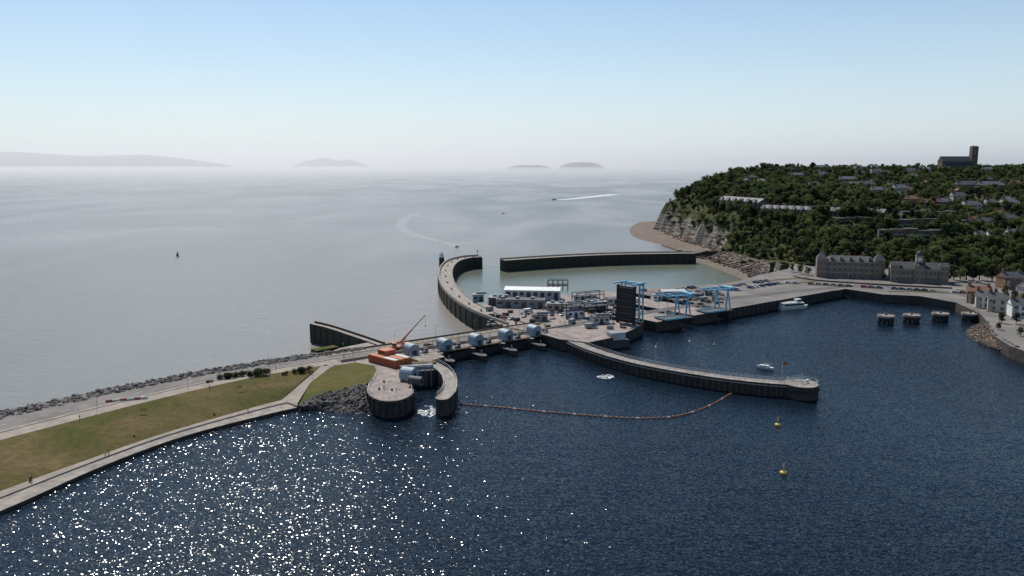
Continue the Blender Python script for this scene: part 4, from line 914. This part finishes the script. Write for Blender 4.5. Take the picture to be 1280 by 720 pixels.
# ---------------------------------------------------------------- pedestrians
def person(shirt,ph):
    V=[(0,0,.93),(0,0,1.15),(0,0,1.38),(0,0,1.5),(0,.01,1.60),(0,.01,1.72),(-.19,0,1.4),(-.25,-.05*ph,1.12),(-.24,.12*ph,.88),(.19,0,1.4),(.25,.05*ph,1.12),(.24,.2*ph,.9),(-.1,0,.9),(-.1,.14*ph,.5),(-.1,.1*ph,.07),(-.1,.24*ph,.04),(.1,0,.9),(.1,-.08*ph,.5),(.1,-.3*ph,.1),(.1,-.18*ph,.04)]
    Ed=[(0,1),(1,2),(2,3),(3,4),(4,5),(2,6),(6,7),(7,8),(2,9),(9,10),(10,11),(0,12),(12,13),(13,14),(14,15),(0,16),(16,17),(17,18),(18,19)]
    R=[.14,.13,.15,.055,.09,.085,.06,.045,.035,.06,.045,.035,.09,.065,.045,.04,.09,.065,.045,.04]
    me=bpy.data.meshes.new("pedestrian"); me.from_pydata(V,Ed,[]); o=bpy.data.objects.new("tmp",me); scene.collection.objects.link(o)
    mo=o.modifiers.new("s",'SKIN'); 
    for i,r in enumerate(R): me.skin_vertices[0].data[i].radius=(r,r*.75)
    me.skin_vertices[0].data[0].use_root=True; o.modifiers.new("u",'SUBSURF').levels=1
    dg=bpy.context.evaluated_depsgraph_get(); m2=bpy.data.meshes.new_from_object(o.evaluated_get(dg)); bpy.data.objects.remove(o)
    m2.materials.clear()
    for m_ in (m_skin,shirt,m_denim,m_black): m2.materials.append(m_)
    for f in m2.polygons:
        z=f.center.z; x=abs(f.center.x)
        f.material_index= 3 if z>1.66 or z<.1 else (0 if z>1.47 or (x>.2 and z<1.1) else (1 if z>.92 else 2))
    m2.name="pedestrian"; return m2
try:
    PM=[person(m_shirt,1),person(m_red,-1),person(m_dgrey,1)]
    for k,(u,v,z) in enumerate(((132,570,1.35),(136,569,1.35),(40,602,1.7),(222,536,1.35),(310,515,1.35),(262,487,4.6),(345,462,4.6),(430,447,4.6),(480,487,Z6),(495,490,Z6),(100,525,4.6),(390,470,4),(700,404,5),(650,402,5))):
        put(PM[k%3],"pedestrian",P(u,v,z),random.uniform(0,6))
except Exception as ex: print("person",ex)
b=B(); b.cyl((0,0,0),(0,0,1),.3,.3,10,m_red); b.cyl((0,0,1),(0,0,1.15),.34,.25,10,m_dgrey); bm_=b.mesh("litter_bin")
for u,v in ((38,601),(168,548),(268,520)): put(bm_,"litter_bin",P(u,v,1.7))
b=B()
for i in range(6): b.box(i*2.1,i*2.1+2,-.25,.25,0,.25,m_stonel); b.box(i*2.1,i*2.1+2,-.12,.12,.25,.75,m_white if i%2 else m_red)
b.obj("traffic_barrier",P(132,503,4.6),.35)
for u,v in ((180,515),(300,486)):
    b=B(); 
    for y in (-.2,0,.2): b.box(-.9,.9,y-.07,y+.07,.43,.48,m_timber)
    for z in (.6,.8): b.box(-.9,.9,.28,.33,z,z+.12,m_timber)
    for x in (-.7,.7): b.box(x-.04,x+.04,-.25,.33,0,.43,m_black); b.box(x-.04,x+.04,.33,.38,0,.92,m_black)
    b.obj("park_bench",P(u,v,4.7),.5)
